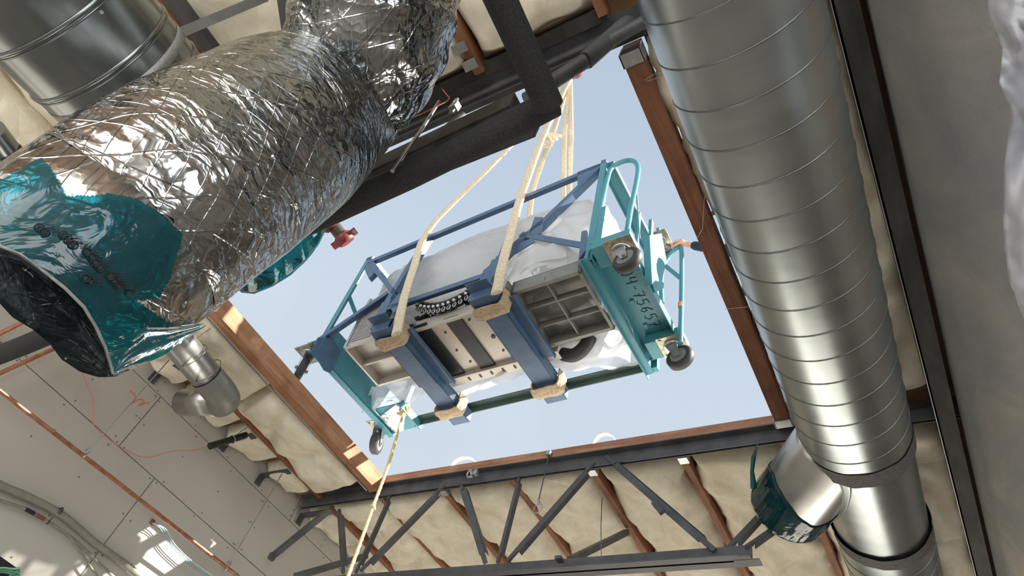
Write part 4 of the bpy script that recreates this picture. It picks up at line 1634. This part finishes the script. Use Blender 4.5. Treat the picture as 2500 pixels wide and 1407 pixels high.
rd = cthing('end_dolly', 'teal steel end dolly with big casters and hoop handles on the right of the machine', 'dolly')
mb = MB()
mb.bx(0.0, 0.285, 0.0, 1.10, 0.115, 0.123)          # web, facing down
mb.bx(0.0, 0.008, -0.03, 1.13, -0.005, 0.123)        # inner flange
mb.bx(0.277, 0.285, 0.0, 1.04, 0.04, 0.123)         # outer flange
obj('channel', mb, M_TEAL, rd, bev=0.002)
obj('lower_lip', MB().bx(-0.05, 0.0, -0.03, 1.15, -0.005, 0.003).bx(-0.055, -0.047, -0.03, 1.18, -0.03, 0.01), M_TEAL, rd)
for yy in (-0.085, 0.845):
    mb = MB()
    mb.bx(0.05, 0.33, yy + 0.005, yy + 0.18, 0.006, 0.10)
    obj('caster_block', mb, M_TEAL, rd, bev=0.003)
    caster(rd, 0.245, yy + 0.085, 0.0, -0.15 if yy < 0 else -0.15)
# posts
mb = MB().bx(-0.03, 0.03, -0.012, -0.004, 0.0, HZ).bx(0.024, 0.032, -0.012, 0.05, 0.0, HZ)
obj('front_post', mb, M_TEAL, rd)
mb = MB().bx(0.035, 0.085, -0.02, -0.012, 0.05, 0.62)
obj('post_sleeve', mb, M_TEAL, rd)
mb = MB().bx(-0.035, 0.085, 0.0, WY, HZ - 0.01, HZ - 0.002).bx(0.078, 0.085, 0.0, WY, HZ - 0.06, HZ).bx(-0.035, -0.028, 0.0, WY, HZ - 0.05, HZ)
obj('top_rail', mb, M_TEAL, rd)
for (a, b, w) in (((1560, 520), (1530, 610), .03), ((1590, 540), (1580, 690), .045), ((1608, 560), (1600, 740), .04)):
    A, B = LOC(*a, 0, 0.09), LOC(*b, 0, 0.09)
    obj('back_post', MB().beam((A.x, A.y, A.z), (B.x, A.y, B.z * 0 + 0.1), w, 0.03, (1, 0, 0)), M_TEAL, rd)
obj('back_post', MB().bx(-0.03, 0.05, WY - 0.05, WY, 0.0, HZ), M_TEAL, rd)
mb = MB().prism([LOC(*p, 0, 0.30) for p in ((1570, 580), (1600, 575), (1612, 640), (1600, 690), (1575, 700))], (0.05, 0, 0))
obj('side_bracket', mb, M_TEAL, rd)
mb = MB().prism([LOC(*p, 0, 0.29) for p in ((1575, 665), (1598, 660), (1602, 680), (1582, 688))], (0.02, 0, 0))
mb.prism([LOC(*p, 0, 0.29) for p in ((1588, 690), (1605, 683), (1618, 692), (1617, 705), (1597, 715))], (0.01, 0, 0))
obj('clip_plate', mb, M_TEAL, rd)


def hoop(ptspx, y, r, nm):
    pts = [LOC(*p, 1, y) for p in ptspx]
    s_ = [p for p, q in spline([tuple(p) for p in pts], [1] * len(pts), 8)]
    return obj(nm, MB().tube(s_, r, 14), M_TEAL, rd)


hoop([(1447, 600), (1464, 520), (1482, 440), (1492, 412), (1512, 398), (1535, 392), (1552, 397), (1558, 414), (1552, 455), (1540, 510), (1531, 565)], 0.0, 0.020, 'hoop_handle')
hoop([(1616, 740), (1614, 690), (1618, 655), (1632, 628), (1648, 610), (1660, 604), (1664, 618), (1664, 700), (1662, 790), (1661, 838)], 0.82, 0.019, 'hoop_handle')
A, B = LOC(1598, 628, 1, 0.82), LOC(1664, 682, 1, 0.82)
obj('handle_brace', MB().beam(A, B, 0.035, 0.006, (0, 1, 0)), M_TEAL, rd)
A, B = LOC(1664, 682, 1, 0.815), LOC(1661, 838, 1, 0.815)
A2, B2 = LOC(1554, 460, 1, 0.0), LOC(1562, 590, 1, 0.2)
obj('handle_rod', MB().tube([A2, B2], 0.006, 8), M_TEAL, rd)
c = LOC(1662, 746, 1, 0.82)
obj('orange_tape', MB().tube([c - Vector((0, 0, 0.025)), c + Vector((0, 0, 0.025))], 0.0215, 14), M_ORG, rd)
c = LOC(1608, 588, 1, 0.95)
ct = caster(rd, c.x, c.y, c.z, 0.4, 0.07, 0.045)
# handwriting on the channel web
G = {'0': [[(.5, 0), (.1, .2), (0, .6), (.3, 1), (.7, .9), (.8, .4), (.5, 0)]], '4': [[(.1, 1), (.0, .5), (.8, .45)], [(.75, 1), (.7, 0)]], '-': [[(.1, .5), (.8, .5)]],
     '7': [[(0, .95), (.8, 1), (.35, 0)], [(.2, .5), (.8, .55)]], '5': [[(.8, 1), (.15, .95), (.1, .55), (.6, .6), (.8, .3), (.4, 0), (0, .1)]],
     '6': [[(.7, 1), (.15, .6), (.05, .2), (.4, 0), (.75, .2), (.6, .5), (.1, .35)]]}
txt = '04-75657'
yy = 0.245
for ch_ in txt:
    wch = 0.055 if ch_ != '-' else 0.045
    mk = MB()
    for stroke in G[ch_]:
        mk.tube([(0.115 + q * 0.085, yy + p * wch, 0.1135) for p, q in stroke], 0.0034, 5)
    obj('handwritten_digit', mk, M_INK, rd)
    yy += wch + 0.019
# left dolly
ld = cthing('end_dolly', 'teal steel end dolly on the left of the hoisted machine', 'dolly')
XL = -LX
mb = MB()
mb.bx(XL - 0.04, XL - 0.032, -0.02, 1.16, -0.02, 0.12)
mb.bx(XL - 0.04, XL + 0.02, -0.02, 1.16, -0.025, -0.015)
mb.bx(XL - 0.14, XL - 0.04, -0.02, 1.16, 0.11, 0.12)
obj('channel', mb, M_TEAL, ld, bev=0.002)
obj('inner_panel', MB().bx(XL + 0.0, XL + 0.008, 0.0, 1.10, 0.0, 0.34), M_TEAL, ld)
obj('tray', MB().bx(XL + 0.02, XL + 0.34, 0.82, 1.15, 0.02, 0.03).bx(XL + 0.33, XL + 0.345, 0.82, 1.15, -0.03, 0.05), M_TEAL, ld)
obj('rag', MB().prism([LOC(*p, 2, 0.0) for p in ((925, 1020), (965, 990), (990, 1000), (985, 1050), (965, 1062), (935, 1040))], (0, 0, 0.03)), M_CFILM, ld)
caster(ld, XL - 0.09, 0.03, 0.02, 2.6)
caster(ld, XL - 0.07, 1.04, 0.02, 2.0)
mb = MB().bx(XL - 0.02, XL + 0.035, -0.0, 0.008, 0.0, HZ - 0.02).bx(XL - 0.02, XL - 0.012, 0, 0.05, 0, HZ - 0.02)
obj('front_post', mb, M_TEAL, ld)
mb = MB().bx(XL - 0.02, XL + 0.06, WY - 0.05, WY, 0.0, HZ - 0.02)
obj('back_post', mb, M_TEAL, ld)
A, B = LOC(845, 720, 0, XL), LOC(905, 690, 0, XL)
obj('diagonal_brace', MB().beam((XL, 0.02, 0.75), (XL, WY - 0.04, 0.15), 0.05, 0.01, (1, 0, 0)), M_TEAL, ld)
obj('top_rail', MB().bx(XL - 0.02, XL + 0.06, 0.0, WY, HZ - 0.07, HZ - 0.02), M_TEAL, ld)

# --- machine body
mc = cthing('machine_unit', 'beige and black machine carried inside the blue frame, underside showing', 'machine')
# left module: open bottom frame, louvred near side
p = [LOC(835, 850, 2, 0), LOC(930, 940, 2, 0)]
xa, xb, ya, yb = -2.30, -1.83, 0.07, 0.56
mb = MB()
for a in ((xa, xb, ya, ya + 0.02), (xa, xb, yb - 0.02, yb), (xa, xa + 0.02, ya, yb), (xb - 0.02, xb, ya, yb)):
    mb.bx(a[0], a[1], a[2], a[3], 0.0, 0.62)
mb.bx(xa, xb, (ya + yb) / 2 - 0.008, (ya + yb) / 2 + 0.008, 0.02, 0.10)
mb.bx(xa + 0.02, xb - 0.02, ya + 0.02, yb - 0.02, 0.09, 0.10)
obj('left_housing', mb, M_CREAMP, mc, bev=0.002)
mb = MB()
for i in range(26):
    zz = 0.06 + i * 0.021
    mb.box((-2.13, ya - 0.004, zz), (0.24, 0.012, 0.006), Matrix.Rotation(0.6, 3, 'X'))
mb.bx(-2.29, -2.26, ya - 0.015, ya, 0.0, 0.62)
mb.bx(-2.0, -1.97, ya - 0.015, ya, 0.0, 0.62)
obj('louvre_grille', mb, M_ZINC, mc)
# centre pan
mb = MB()
mb.bx(-1.60, -0.98, 0.12, 0.14, 0.0, 0.12)
mb.bx(-1.62, -0.92, 0.16, 0.70, 0.045, 0.055)
obj('base_pan', mb, M_CREAMP, mc)
mb = MB().bx(-1.62, -1.47, 0.10, 0.70, 0.030, 0.045)
obj('black_strip', mb, M_BLK, mc)
mb = MB().bx(-1.31, -1.17, 0.12, 0.695, 0.030, 0.045)
obj('black_strip', mb, M_BLK, mc)
mb = MB().bx(-1.64, -0.60, 0.70, 0.78, 0.0, 0.01).bx(-1.64, -0.60, 0.695, 0.703, 0.0, 0.06)
obj('rim', mb, M_CREAMP, mc)
mb = MB()
for i in range(7):
    mb.bx(-1.45 + i * 0.11, -1.44 + i * 0.11 + 0.006, 0.72, 0.755, -0.004, 0.002)
for (xx, yy) in ((-1.38, 0.25), (-1.36, 0.6), (-1.12, 0.2), (-1.05, 0.22), (-1.03, 0.58), (-0.99, 0.45), (-1.4, 0.45)):
    mb.disc((xx, yy, 0.041), (0, 0, 1), 0.010, 0.006, 10)
mb.disc((-1.03, 0.42, 0.041), (0, 0, 1), 0.018, 0.008, 12)
obj('slot', mb, M_BLK, mc)
# roller/valve chain along the near side
for i in range(14):
    t = i / 13
    x = -1.62 + 0.66 * t
    zz = 0.30 - 0.15 * math.sin(t * PI) ** 0.8 + 0.03 * t
    mb = MB().box((x, 0.10, zz), (0.048, 0.06, 0.045), Matrix.Rotation(0.5 - t, 3, 'Y'))
    mb.blob((x + 0.01, 0.09, zz - 0.045), (0.022, 0.03, 0.026), 8, 6)
    lk = obj('carrier_link', mb, M_BLK, mc)
    obj('stud', MB().blob((x, 0.062, zz - 0.012), (0.014, 0.014, 0.013), 8, 6), M_WHITEW, lk)
    obj('loop', MB().ring((x + 0.015, 0.07, zz - 0.065), (0.2, 1, 0.2), 0.020, 0.005, 10, 5), M_ZINC, lk)
    obj('clip', MB().box((x, 0.07, zz + 0.034), (0.05, 0.014, 0.012), Matrix.Rotation((0.5 - t) * 0.8, 3, 'Y')), M_YZINC, lk)
mb = MB()
for i in range(60):
    x = -1.66 + random.random() * 0.70
    zz = 0.10 + random.random() * 0.10
    mb.box((x, 0.13 + random.random() * 0.03, zz), (random.uniform(.01, .05), 0.03, random.uniform(.01, .03)), Matrix.Rotation(random.uniform(-1, 1), 3, 'Y'))
obj('mechanism', mb, M_BLK, mc)['kind'] = 'stuff'
# right vent box
xa, xb, ya, yb = -0.66, -0.09, 0.055, 0.64
mb = MB()
mb.bx(xa, xb, ya, ya + 0.03, 0.0, 0.13)
mb.bx(xa, xb, yb - 0.03, yb, 0.0, 0.13)
mb.bx(xa, xa + 0.025, ya, yb, 0.0, 0.13)
mb.bx(xb - 0.025, xb, ya, yb, 0.0, 0.13)
xm = (xa + xb) / 2
mb.bx(xm - 0.006, xm + 0.006, ya, yb, 0.015, 0.08)
for yy in (ya + 0.20, ya + 0.39):
    mb.bx(xa, xb, yy - 0.006, yy + 0.006, 0.015, 0.08)
mb.bx(xa - 0.02, xa, ya - 0.05, ya + 0.03, 0.02, 0.09)
obj('vent_frame', mb, M_GREY, mc, bev=0.002)


def mesh_mat():
    k = NT('perforated_mesh')
    v = k.coord('Object', (1, 1, 1))
    vo = k.n('ShaderNodeTexVoronoi', i_Scale=140.0)
    vo.inputs['Randomness'].default_value = 0.0
    k.l(v, vo.inputs['Vector'])
    k.l(k.ramp(vo.outputs['Distance'], [(0.30, (0.05, 0.05, 0.05)), (0.42, (0.42, 0.41, 0.37))]), k.b.inputs['Base Color'])
    k.b.inputs['Metallic'].default_value = 0.4
    k.b.inputs['Roughness'].default_value = 0.45
    return k.m


obj('perforated_panel', MB().bx(xa, xb, ya, yb, 0.12, 0.128), mesh_mat(), mc)
# black hose elbow behind the vent box
hp = [LOC(1375, 865, 1, 0.80), LOC(1400, 868, 1, 0.80), LOC(1425, 850, 1, 0.78), LOC(1445, 815, 1, 0.74), LOC(1450, 780, 1, 0.7)]
obj('hose', MB().tube([p for p, r in spline([tuple(p) for p in hp], [1] * 5, 6)], 0.055, 20), M_RUB, mc)
mb = MB().bx(-2.28, 0.02, 1.06, 1.12, 0.06, 0.068).bx(-2.28, 0.02, 1.112, 1.12, 0.0, 0.068)
obj('rear_rail', mb, M_GREEN, mc)
obj('core_cabinet', MB().bx(-2.0, -0.3, 0.35, 0.8, 0.20, 0.80), M_WHITEW, mc)


# --- plastic wrapping
def wrapfn(seed):
    def f(d):
        r = 1 + 0.05 * noise.noise(d * 2.2 + Vector((seed, 0, 0))) + 0.035 * ridge(d * 3.1 + Vector((seed, 1, 0))) + 0.014 * ridge(d * 8 + Vector((0, seed, 0)))
        return r
    return f


wp = cthing('plastic_wrap', 'milky plastic sheeting wrapped around the hoisted machine', 'plastic sheet')


def superblob(c, rad, e, n=110, m=70, fn=None):
    vs = []
    for j in range(m + 1):
        ph = PI * j / m
        for k in range(n):
            a = 2 * PI * k / n
            d = Vector((math.sin(ph) * math.cos(a), math.sin(ph) * math.sin(a), math.cos(ph)))
            L = (abs(d.x) ** e + abs(d.y) ** e + abs(d.z) ** e) ** (1 / e)
            q = d / L
            r = fn(d) if fn else 1
            vs.append(Vector((q.x * rad[0], q.y * rad[1], q.z * rad[2])) * r + Vector(c))
    fs = []
    for j in range(m):
        for k in range(n):
            k2 = (k + 1) % n
            fs.append((j * n + k, (j + 1) * n + k, (j + 1) * n + k2, j * n + k2))
    return MB().add(vs, fs, smooth=True)


obj('main_wrap', superblob((-1.60, 0.58, 0.72), (0.78, 0.48, 0.50), 5, fn=wrapfn(1)), M_CFILM, wp)
obj('left_wrap', superblob((-2.12, 0.55, 0.88), (0.30, 0.42, 0.34), 4, fn=wrapfn(3)), M_CFILM, wp)
obj('right_wrap', superblob((-0.50, 0.58, 0.64), (0.47, 0.52, 0.53), 4.5, fn=wrapfn(5)), M_CFILM, wp)
obj('top_wrap', superblob((-1.15, 0.55, 1.06), (1.02, 0.42, 0.26), 3.5, fn=wrapfn(9)), M_CFILM, wp)


def drape(poly_top, poly_bot, z0, z1, name):
    g = []
    n_ = len(poly_top)
    for j in range(50):
        v = j / 49 * (n_ - 1)
        k = min(int(v), n_ - 2)
        t = v - k
        a = LOC(*[poly_top[k][q] * (1 - t) + poly_top[k + 1][q] * t for q in (0, 1)], 2, z0)
        b = LOC(*[poly_bot[k][q] * (1 - t) + poly_bot[k + 1][q] * t for q in (0, 1)], 2, z1)
        g.append([a * (1 - u / 24) + b * (u / 24) + Vector((0, 0, 0.06 * noise.noise(Vector((j * 0.12, u * 0.14, 2))) + 0.03 * math.sin(u / 24 * PI * 2 + j * 0.1) + 0.015 * ridge(Vector((j * 0.08 + u * 0.1, u * 0.05, 4))))) for u in range(25)])
    obj(name, MB().sheet(g), M_CFILM, wp)


drape([(1340, 850), (1400, 838), (1460, 810), (1520, 770), (1480, 700)], [(1350, 900), (1420, 912), (1495, 912), (1560, 888), (1545, 800)], 0.10, 0.0, 'rear_drape')
drape([(1080, 930), (1150, 915), (1210, 893), (1265, 870), (1310, 860)], [(1095, 960), (1130, 985), (1190, 955), (1260, 925), (1335, 905)], 0.06, -0.01, 'centre_drape')
drape([(880, 1010), (905, 950), (950, 930), (1000, 920)], [(925, 1020), (945, 990), (985, 1000), (1040, 960)], 0.05, 0.02, 'left_drape')
drape([(1250, 640), (1310, 600), (1380, 600), (1428, 625)], [(1240, 705), (1310, 668), (1380, 655), (1440, 680)], 0.35, 0.14, 'front_drape')
drape([(1425, 640), (1440, 680), (1460, 720), (1480, 760)], [(1440, 670), (1470, 730), (1500, 790), (1540, 850)], 0.03, 0.015, 'side_drape')

# --- slings
HOOK = CAM + ray(1393, 190) / ray(1393, 190).y * 2.85


def strap(ptsw, r, label, tucks, fl=0.35):
    t = thing('lifting_sling', label, 'sling', ptsw[0], 'canvas slings holding the machine')
    s_ = [p for p, q in spline([tuple(p) for p in ptsw], [1] * len(ptsw), 10)]
    obj('strap', MB().tube(s_, r, 12, flat=fl, fn=lambda a, L, i: 1 + 0.12 * noise.noise(Vector((a, L * 6, 0)))), M_STRAP, t)
    for (x, y, wx) in tucks:
        mb = MB()
        c = [(-wx / 2 - 0.016, 0.03), (-wx / 2 - 0.022, -0.06), (-wx / 2 - 0.016, -0.122), (-wx / 2 + 0.01, -0.138), (0, -0.140), (wx / 2 - 0.01, -0.138), (wx / 2 + 0.02, -0.12), (wx / 2 + 0.024, -0.06), (wx / 2 + 0.018, 0.03)]
        ss2 = [p for p, q in spline([(a, 0, b) for a, b in c], [1] * len(c), 6)]
        g = []
        for k, pp in enumerate(ss2):
            row = []
            for q in range(15):
                v = q / 14
                wv = 0.115 + 0.02 * noise.noise(Vector((k * 0.12, y * 5, x)))
                puff = 0.012 * math.sin(v * PI) + 0.010 * ridge(Vector((k * 0.10, v * 2.2, x * 3))) + 0.006 * noise.noise(Vector((k * .3, v * 6, x)))
                row.append(W_((x + pp.x + (puff if pp.x > 0 else -puff), y + (v - 0.5) * wv, pp.z - puff * 0.9)))
            g.append(row)
        mb.sheet(g)
        obj('wrap_sleeve', mb, M_SLEEVE, t, sol=0.01)


def NW(px, py, y=-0.04):
    return W_(LOC(px, py, 1, y))


strap([HOOK, CAM + (NW(1245, 358, -0.0) - CAM), NW(1110, 492, -0.04), NW(1040, 572, -0.06), NW(1008, 660, -0.07), NW(985, 735, -0.07), NW(968, 815, -0.08)], 0.046,
      'cream canvas sling running down the left to the first blue fork channel', [(-1.735, 0.06, 0.18), (-1.735, 0.93, 0.175)])
strap([HOOK, NW(1335, 310, 0.02), NW(1275, 470, -0.05), NW(1250, 560, -0.07), NW(1228, 640, -0.07), NW(1212, 715, -0.08)], 0.046,
      'cream canvas sling in front of the frame to the second blue fork channel', [(-0.80, 0.06, 0.19), (-0.80, 0.95, 0.185)])
strap([HOOK, NW(1352, 320, 0.3), NW(1325, 390, 0.6), NW(1300, 470, 0.9), NW(1290, 560, 1.1)], 0.034, 'cream canvas sling just right of the front one, passing behind the top rail', [])
strap([HOOK, NW(1380, 300, 0.3), NW(1377, 360, 0.6), NW(1376, 430, 0.9), NW(1376, 520, 1.1)], 0.030, 'left of the two near-vertical cream slings behind the top rail', [])
strap([HOOK, NW(1394, 300, 0.3), NW(1393, 360, 0.6), NW(1391, 430, 0.9), NW(1390, 520, 1.1)], 0.030, 'right of the two near-vertical cream slings behind the top rail', [])
kn = thing('rope_knot', 'pale rag knotted round the slings below the hook', 'knot', NW(1335, 345, 0.1))
mb = MB()
c = NW(1333, 342, 0.1)
mb.ring(c, (0.1, 0.2, 1), 0.07, 0.02, 20, 8)
for k, (dx, dy, dz) in enumerate(((.13, .02, -.05), (.10, 0, -.14), (.16, .03, .02))):
    mb.tube([c, c + Vector((dx * .5, dy - .05, dz * .5 + .02)), c + Vector((dx, dy, dz))], [0.03, 0.025, 0.018], 8)
obj('knot', mb, M_STRAP, kn)
hk = thing('crane_hook', 'red crane hook high above the machine where the slings meet', 'hook', HOOK)
mb = MB().blob(HOOK + Vector((0.05, 0, 0.25)), (0.12, 0.12, 0.15), 16, 12)
obj('hook_ball', mb, M_RED, hk)
obj('hook', MB().ring(HOOK + Vector((0, 0, 0.02)), (0.2, 1, 0), 0.10, 0.03, 24, 10).tube([HOOK + Vector((0, 0, 0.10)), HOOK + Vector((0, 0, 0.2))], 0.03, 10), M_RED, hk)
obj('cable', MB().tube([HOOK + Vector((0.05, 0, 0.3)), HOOK + Vector((0.05, 0, 6))], 0.012, 8), M_STEEL, hk)
# tag line
rp = thing('tag_rope', 'yellow rope hanging from the lower left corner of the machine past the joist', 'rope', AT(910, 1240, 4.1))
r0 = W_(LOC(985, 1008, 2, -0.02))
pts = [r0, AT(960, 1095, 4.75), AT(938, 1165, 4.45), AT(910, 1240, 4.15), AT(880, 1325, 3.9), AT(845, 1420, 3.6)]
obj('rope', MB().tube([p for p, q in spline([tuple(p) for p in pts], [1] * len(pts), 14)], 0.0105, 10, fn=lambda a, L, i: 1 + 0.15 * math.sin(a * 2 + L * 160)), M_ROPE, rp)
c = AT(910, 1240, 4.15)
obj('knot', MB().ring(c, (0.3, 0.4, 1), 0.013, 0.010, 14, 8).ring(c + Vector((0, 0, 0.02)), (1, 0.4, .3), 0.013, 0.009, 14, 8), M_ROPE, rp)
mb = MB()
for k in range(5):
    mb.ring(r0 + Vector((0.01 * k - .02, 0, 0.02 * k - 0.02)), (0.6, 0.3 * k - .5, 0.7), 0.035, 0.009, 14, 8)
obj('tie', mb, M_ROPE, rp)

# ================================================================== PERSON ON THE ROOF, steadying the handle
hand_c = W_(LOC(1654, 603, 1, 0.82))


def skin_fig(name, chains, mat, parent, sub=2):
    """chains: list of lists of (point, radius); consecutive chains may start at an index of the first one"""
    vs, es_, rs = [], [], []
    for ch_ in chains:
        prev = None
        for item in ch_:
            if isinstance(item, int):
                prev = item
                continue
            p, r = item
            vs.append(Vector(p))
            rs.append(r)
            if prev is not None:
                es_.append((prev, len(vs) - 1))
            prev = len(vs) - 1
    org = Vector(parent.location)
    me = bpy.data.meshes.new(name)
    me.from_pydata([v - org for v in vs], es_, [])
    me.materials.append(mat)
    o = bpy.data.objects.new(name, me)
    COL.objects.link(o)
    o.parent = parent
    sk = o.modifiers.new('skin', 'SKIN')
    sk.use_smooth_shade = True
    if not me.skin_vertices:
        me.attributes.new
    lay = me.skin_vertices[0].data if me.skin_vertices else None
    if lay:
        for i, r in enumerate(rs):
            lay[i].radius = (r, r)
        lay[0].use_root = True
    sm_ = o.modifiers.new('sub', 'SUBSURF')
    sm_.levels = sub
    sm_.render_levels = sub
    return o


FZ = DZ1 + 0.03
BX, BY = -0.28, hand_c.y + 0.05
per = thing('person', 'person in a navy sleeve gripping the teal hoop handle at the edge of the roof', 'person', (BX, BY, FZ))


def bpz(x, y, z):
    return Vector((BX + x, BY + y, FZ + z))


def skin_obj(name, chains, mat, parent):
    vs, es_, rs = [], [], []
    for ch_ in chains:
        prev = None
        for item in ch_:
            if isinstance(item, int):
                prev = item
                continue
            p, r = item
            vs.append(Vector(p))
            rs.append(r)
            if prev is not None:
                es_.append((prev, len(vs) - 1))
            prev = len(vs) - 1
    # simple tapered tubes joined: robust in any context
    mb = MB()
    for a, b in es_:
        n_ = 6
        pa, pb = vs[a], vs[b]
        mb.tube([pa.lerp(pb, i / n_) for i in range(n_ + 1)], [rs[a] * (1 - i / n_) + rs[b] * i / n_ for i in range(n_ + 1)], 14)
    for v, r in zip(vs, rs):
        mb.blob(v, (r, r, r), 14, 10)
    o = obj(name, mb, mat, parent)
    md = o.modifiers.new('remesh', 'REMESH')
    md.mode = 'VOXEL'
    md.voxel_size = 0.006 if name == 'hand' else 0.014
    md.use_smooth_shade = True
    md2 = o.modifiers.new('smooth', 'SMOOTH')
    md2.factor = 0.5
    md2.iterations = 3 if name == 'hand' else 6
    return o


wrist = hand_c + Vector((0.085, 0.015, 0.012))
shr = bpz(-0.19, 0.0, 1.44)
elb = wrist.lerp(shr, 0.5) + Vector((0, 0, -0.07))
skin_obj('jacket', [[(bpz(0, 0, 0.95), .15), (bpz(0, 0, 1.15), .15), (bpz(0, 0, 1.34), .16), (bpz(0, 0, 1.47), .075)],
                    [2, (bpz(-0.14, 0, 1.42), .085), (shr, .07), (elb, .052), (wrist + (elb - wrist) * 0.16, .040)],
                    [2, (bpz(0.14, 0, 1.42), .085), (bpz(0.20, 0, 1.40), .07), (bpz(0.26, 0.02, 1.12), .052), (bpz(0.20, -0.1, 0.90), .040)]], M_NAVY, per)
skin_obj('trousers', [[(bpz(0, 0, 0.93), .14), (bpz(-0.09, 0, 0.85), .10), (bpz(-0.11, 0.02, 0.48), .068), (bpz(-0.11, 0.03, 0.09), .052)], [0, (bpz(0.09, 0, 0.85), .10), (bpz(0.11, 0, 0.48), .068), (bpz(0.12, 0.02, 0.09), .052)]], M_CABLE, per)
skin_obj('boot', [[(bpz(-0.11, 0.04, 0.05), .05), (bpz(-0.13, -0.13, 0.045), .042)]], M_PVC, per)
skin_obj('boot', [[(bpz(0.12, 0.04, 0.05), .05), (bpz(0.12, -0.13, 0.045), .042)]], M_PVC, per)
skin_obj('head', [[(bpz(0, 0, 1.46), .058), (bpz(-0.01, 0, 1.56), .062), (bpz(-0.015, -0.01, 1.64), .095), (bpz(-0.01, 0.0, 1.70), .098)], [(bpz(-0.11, 0, 1.645), .016), (bpz(-0.095, 0, 1.665), .012)], [(bpz(-0.06, -0.095, 1.66), .012), (bpz(-0.06, -0.09, 1.66), .012)], [(bpz(0, 0.09, 1.655), .02), (bpz(0, 0.095, 1.64), .015)], [(bpz(0, -0.10, 1.655), .02), (bpz(0, -0.10, 1.64), .015)]], M_SKIN, per)
skin_obj('hair', [[(bpz(0.01, 0, 1.73), .096), (bpz(0.035, 0, 1.68), .090)]], M_HAIR, per)
# hand: palm above the tube, four fingers curling over it, thumb under
hx = hand_c
pl0 = wrist
knk = [hx + Vector((-0.005 + 0.0, -0.034 + 0.022 * k, 0.038 - 0.003 * abs(k - 1.5))) for k in range(4)]
ch = [[(pl0 + (elb - wrist) * 0.10, .027), (pl0, .026), (hx + Vector((0.04, 0, 0.034)), .030)]]
for k in range(4):
    ln = (0.9, 1.05, 1.0, 0.8)[k]
    a = knk[k]
    ch.append([(hx + Vector((0.045, -0.025 + 0.016 * k, 0.030)), .020), (a, .0125), (a + Vector((-0.032 * ln, 0, -0.012)), .0105), (a + Vector((-0.040 * ln, 0.002, -0.040 * ln)), .0098), (a + Vector((-0.018 * ln, 0.003, -0.058 * ln)), .0088)])
ch.append([(hx + Vector((0.05, -0.02, 0.020)), .018), (hx + Vector((0.026, -0.036, -0.006)), .0125), (hx + Vector((-0.002, -0.038, -0.024)), .0105), (hx + Vector((-0.022, -0.032, -0.026)), .009)])
skin_obj('hand', ch, M_SKIN, per)
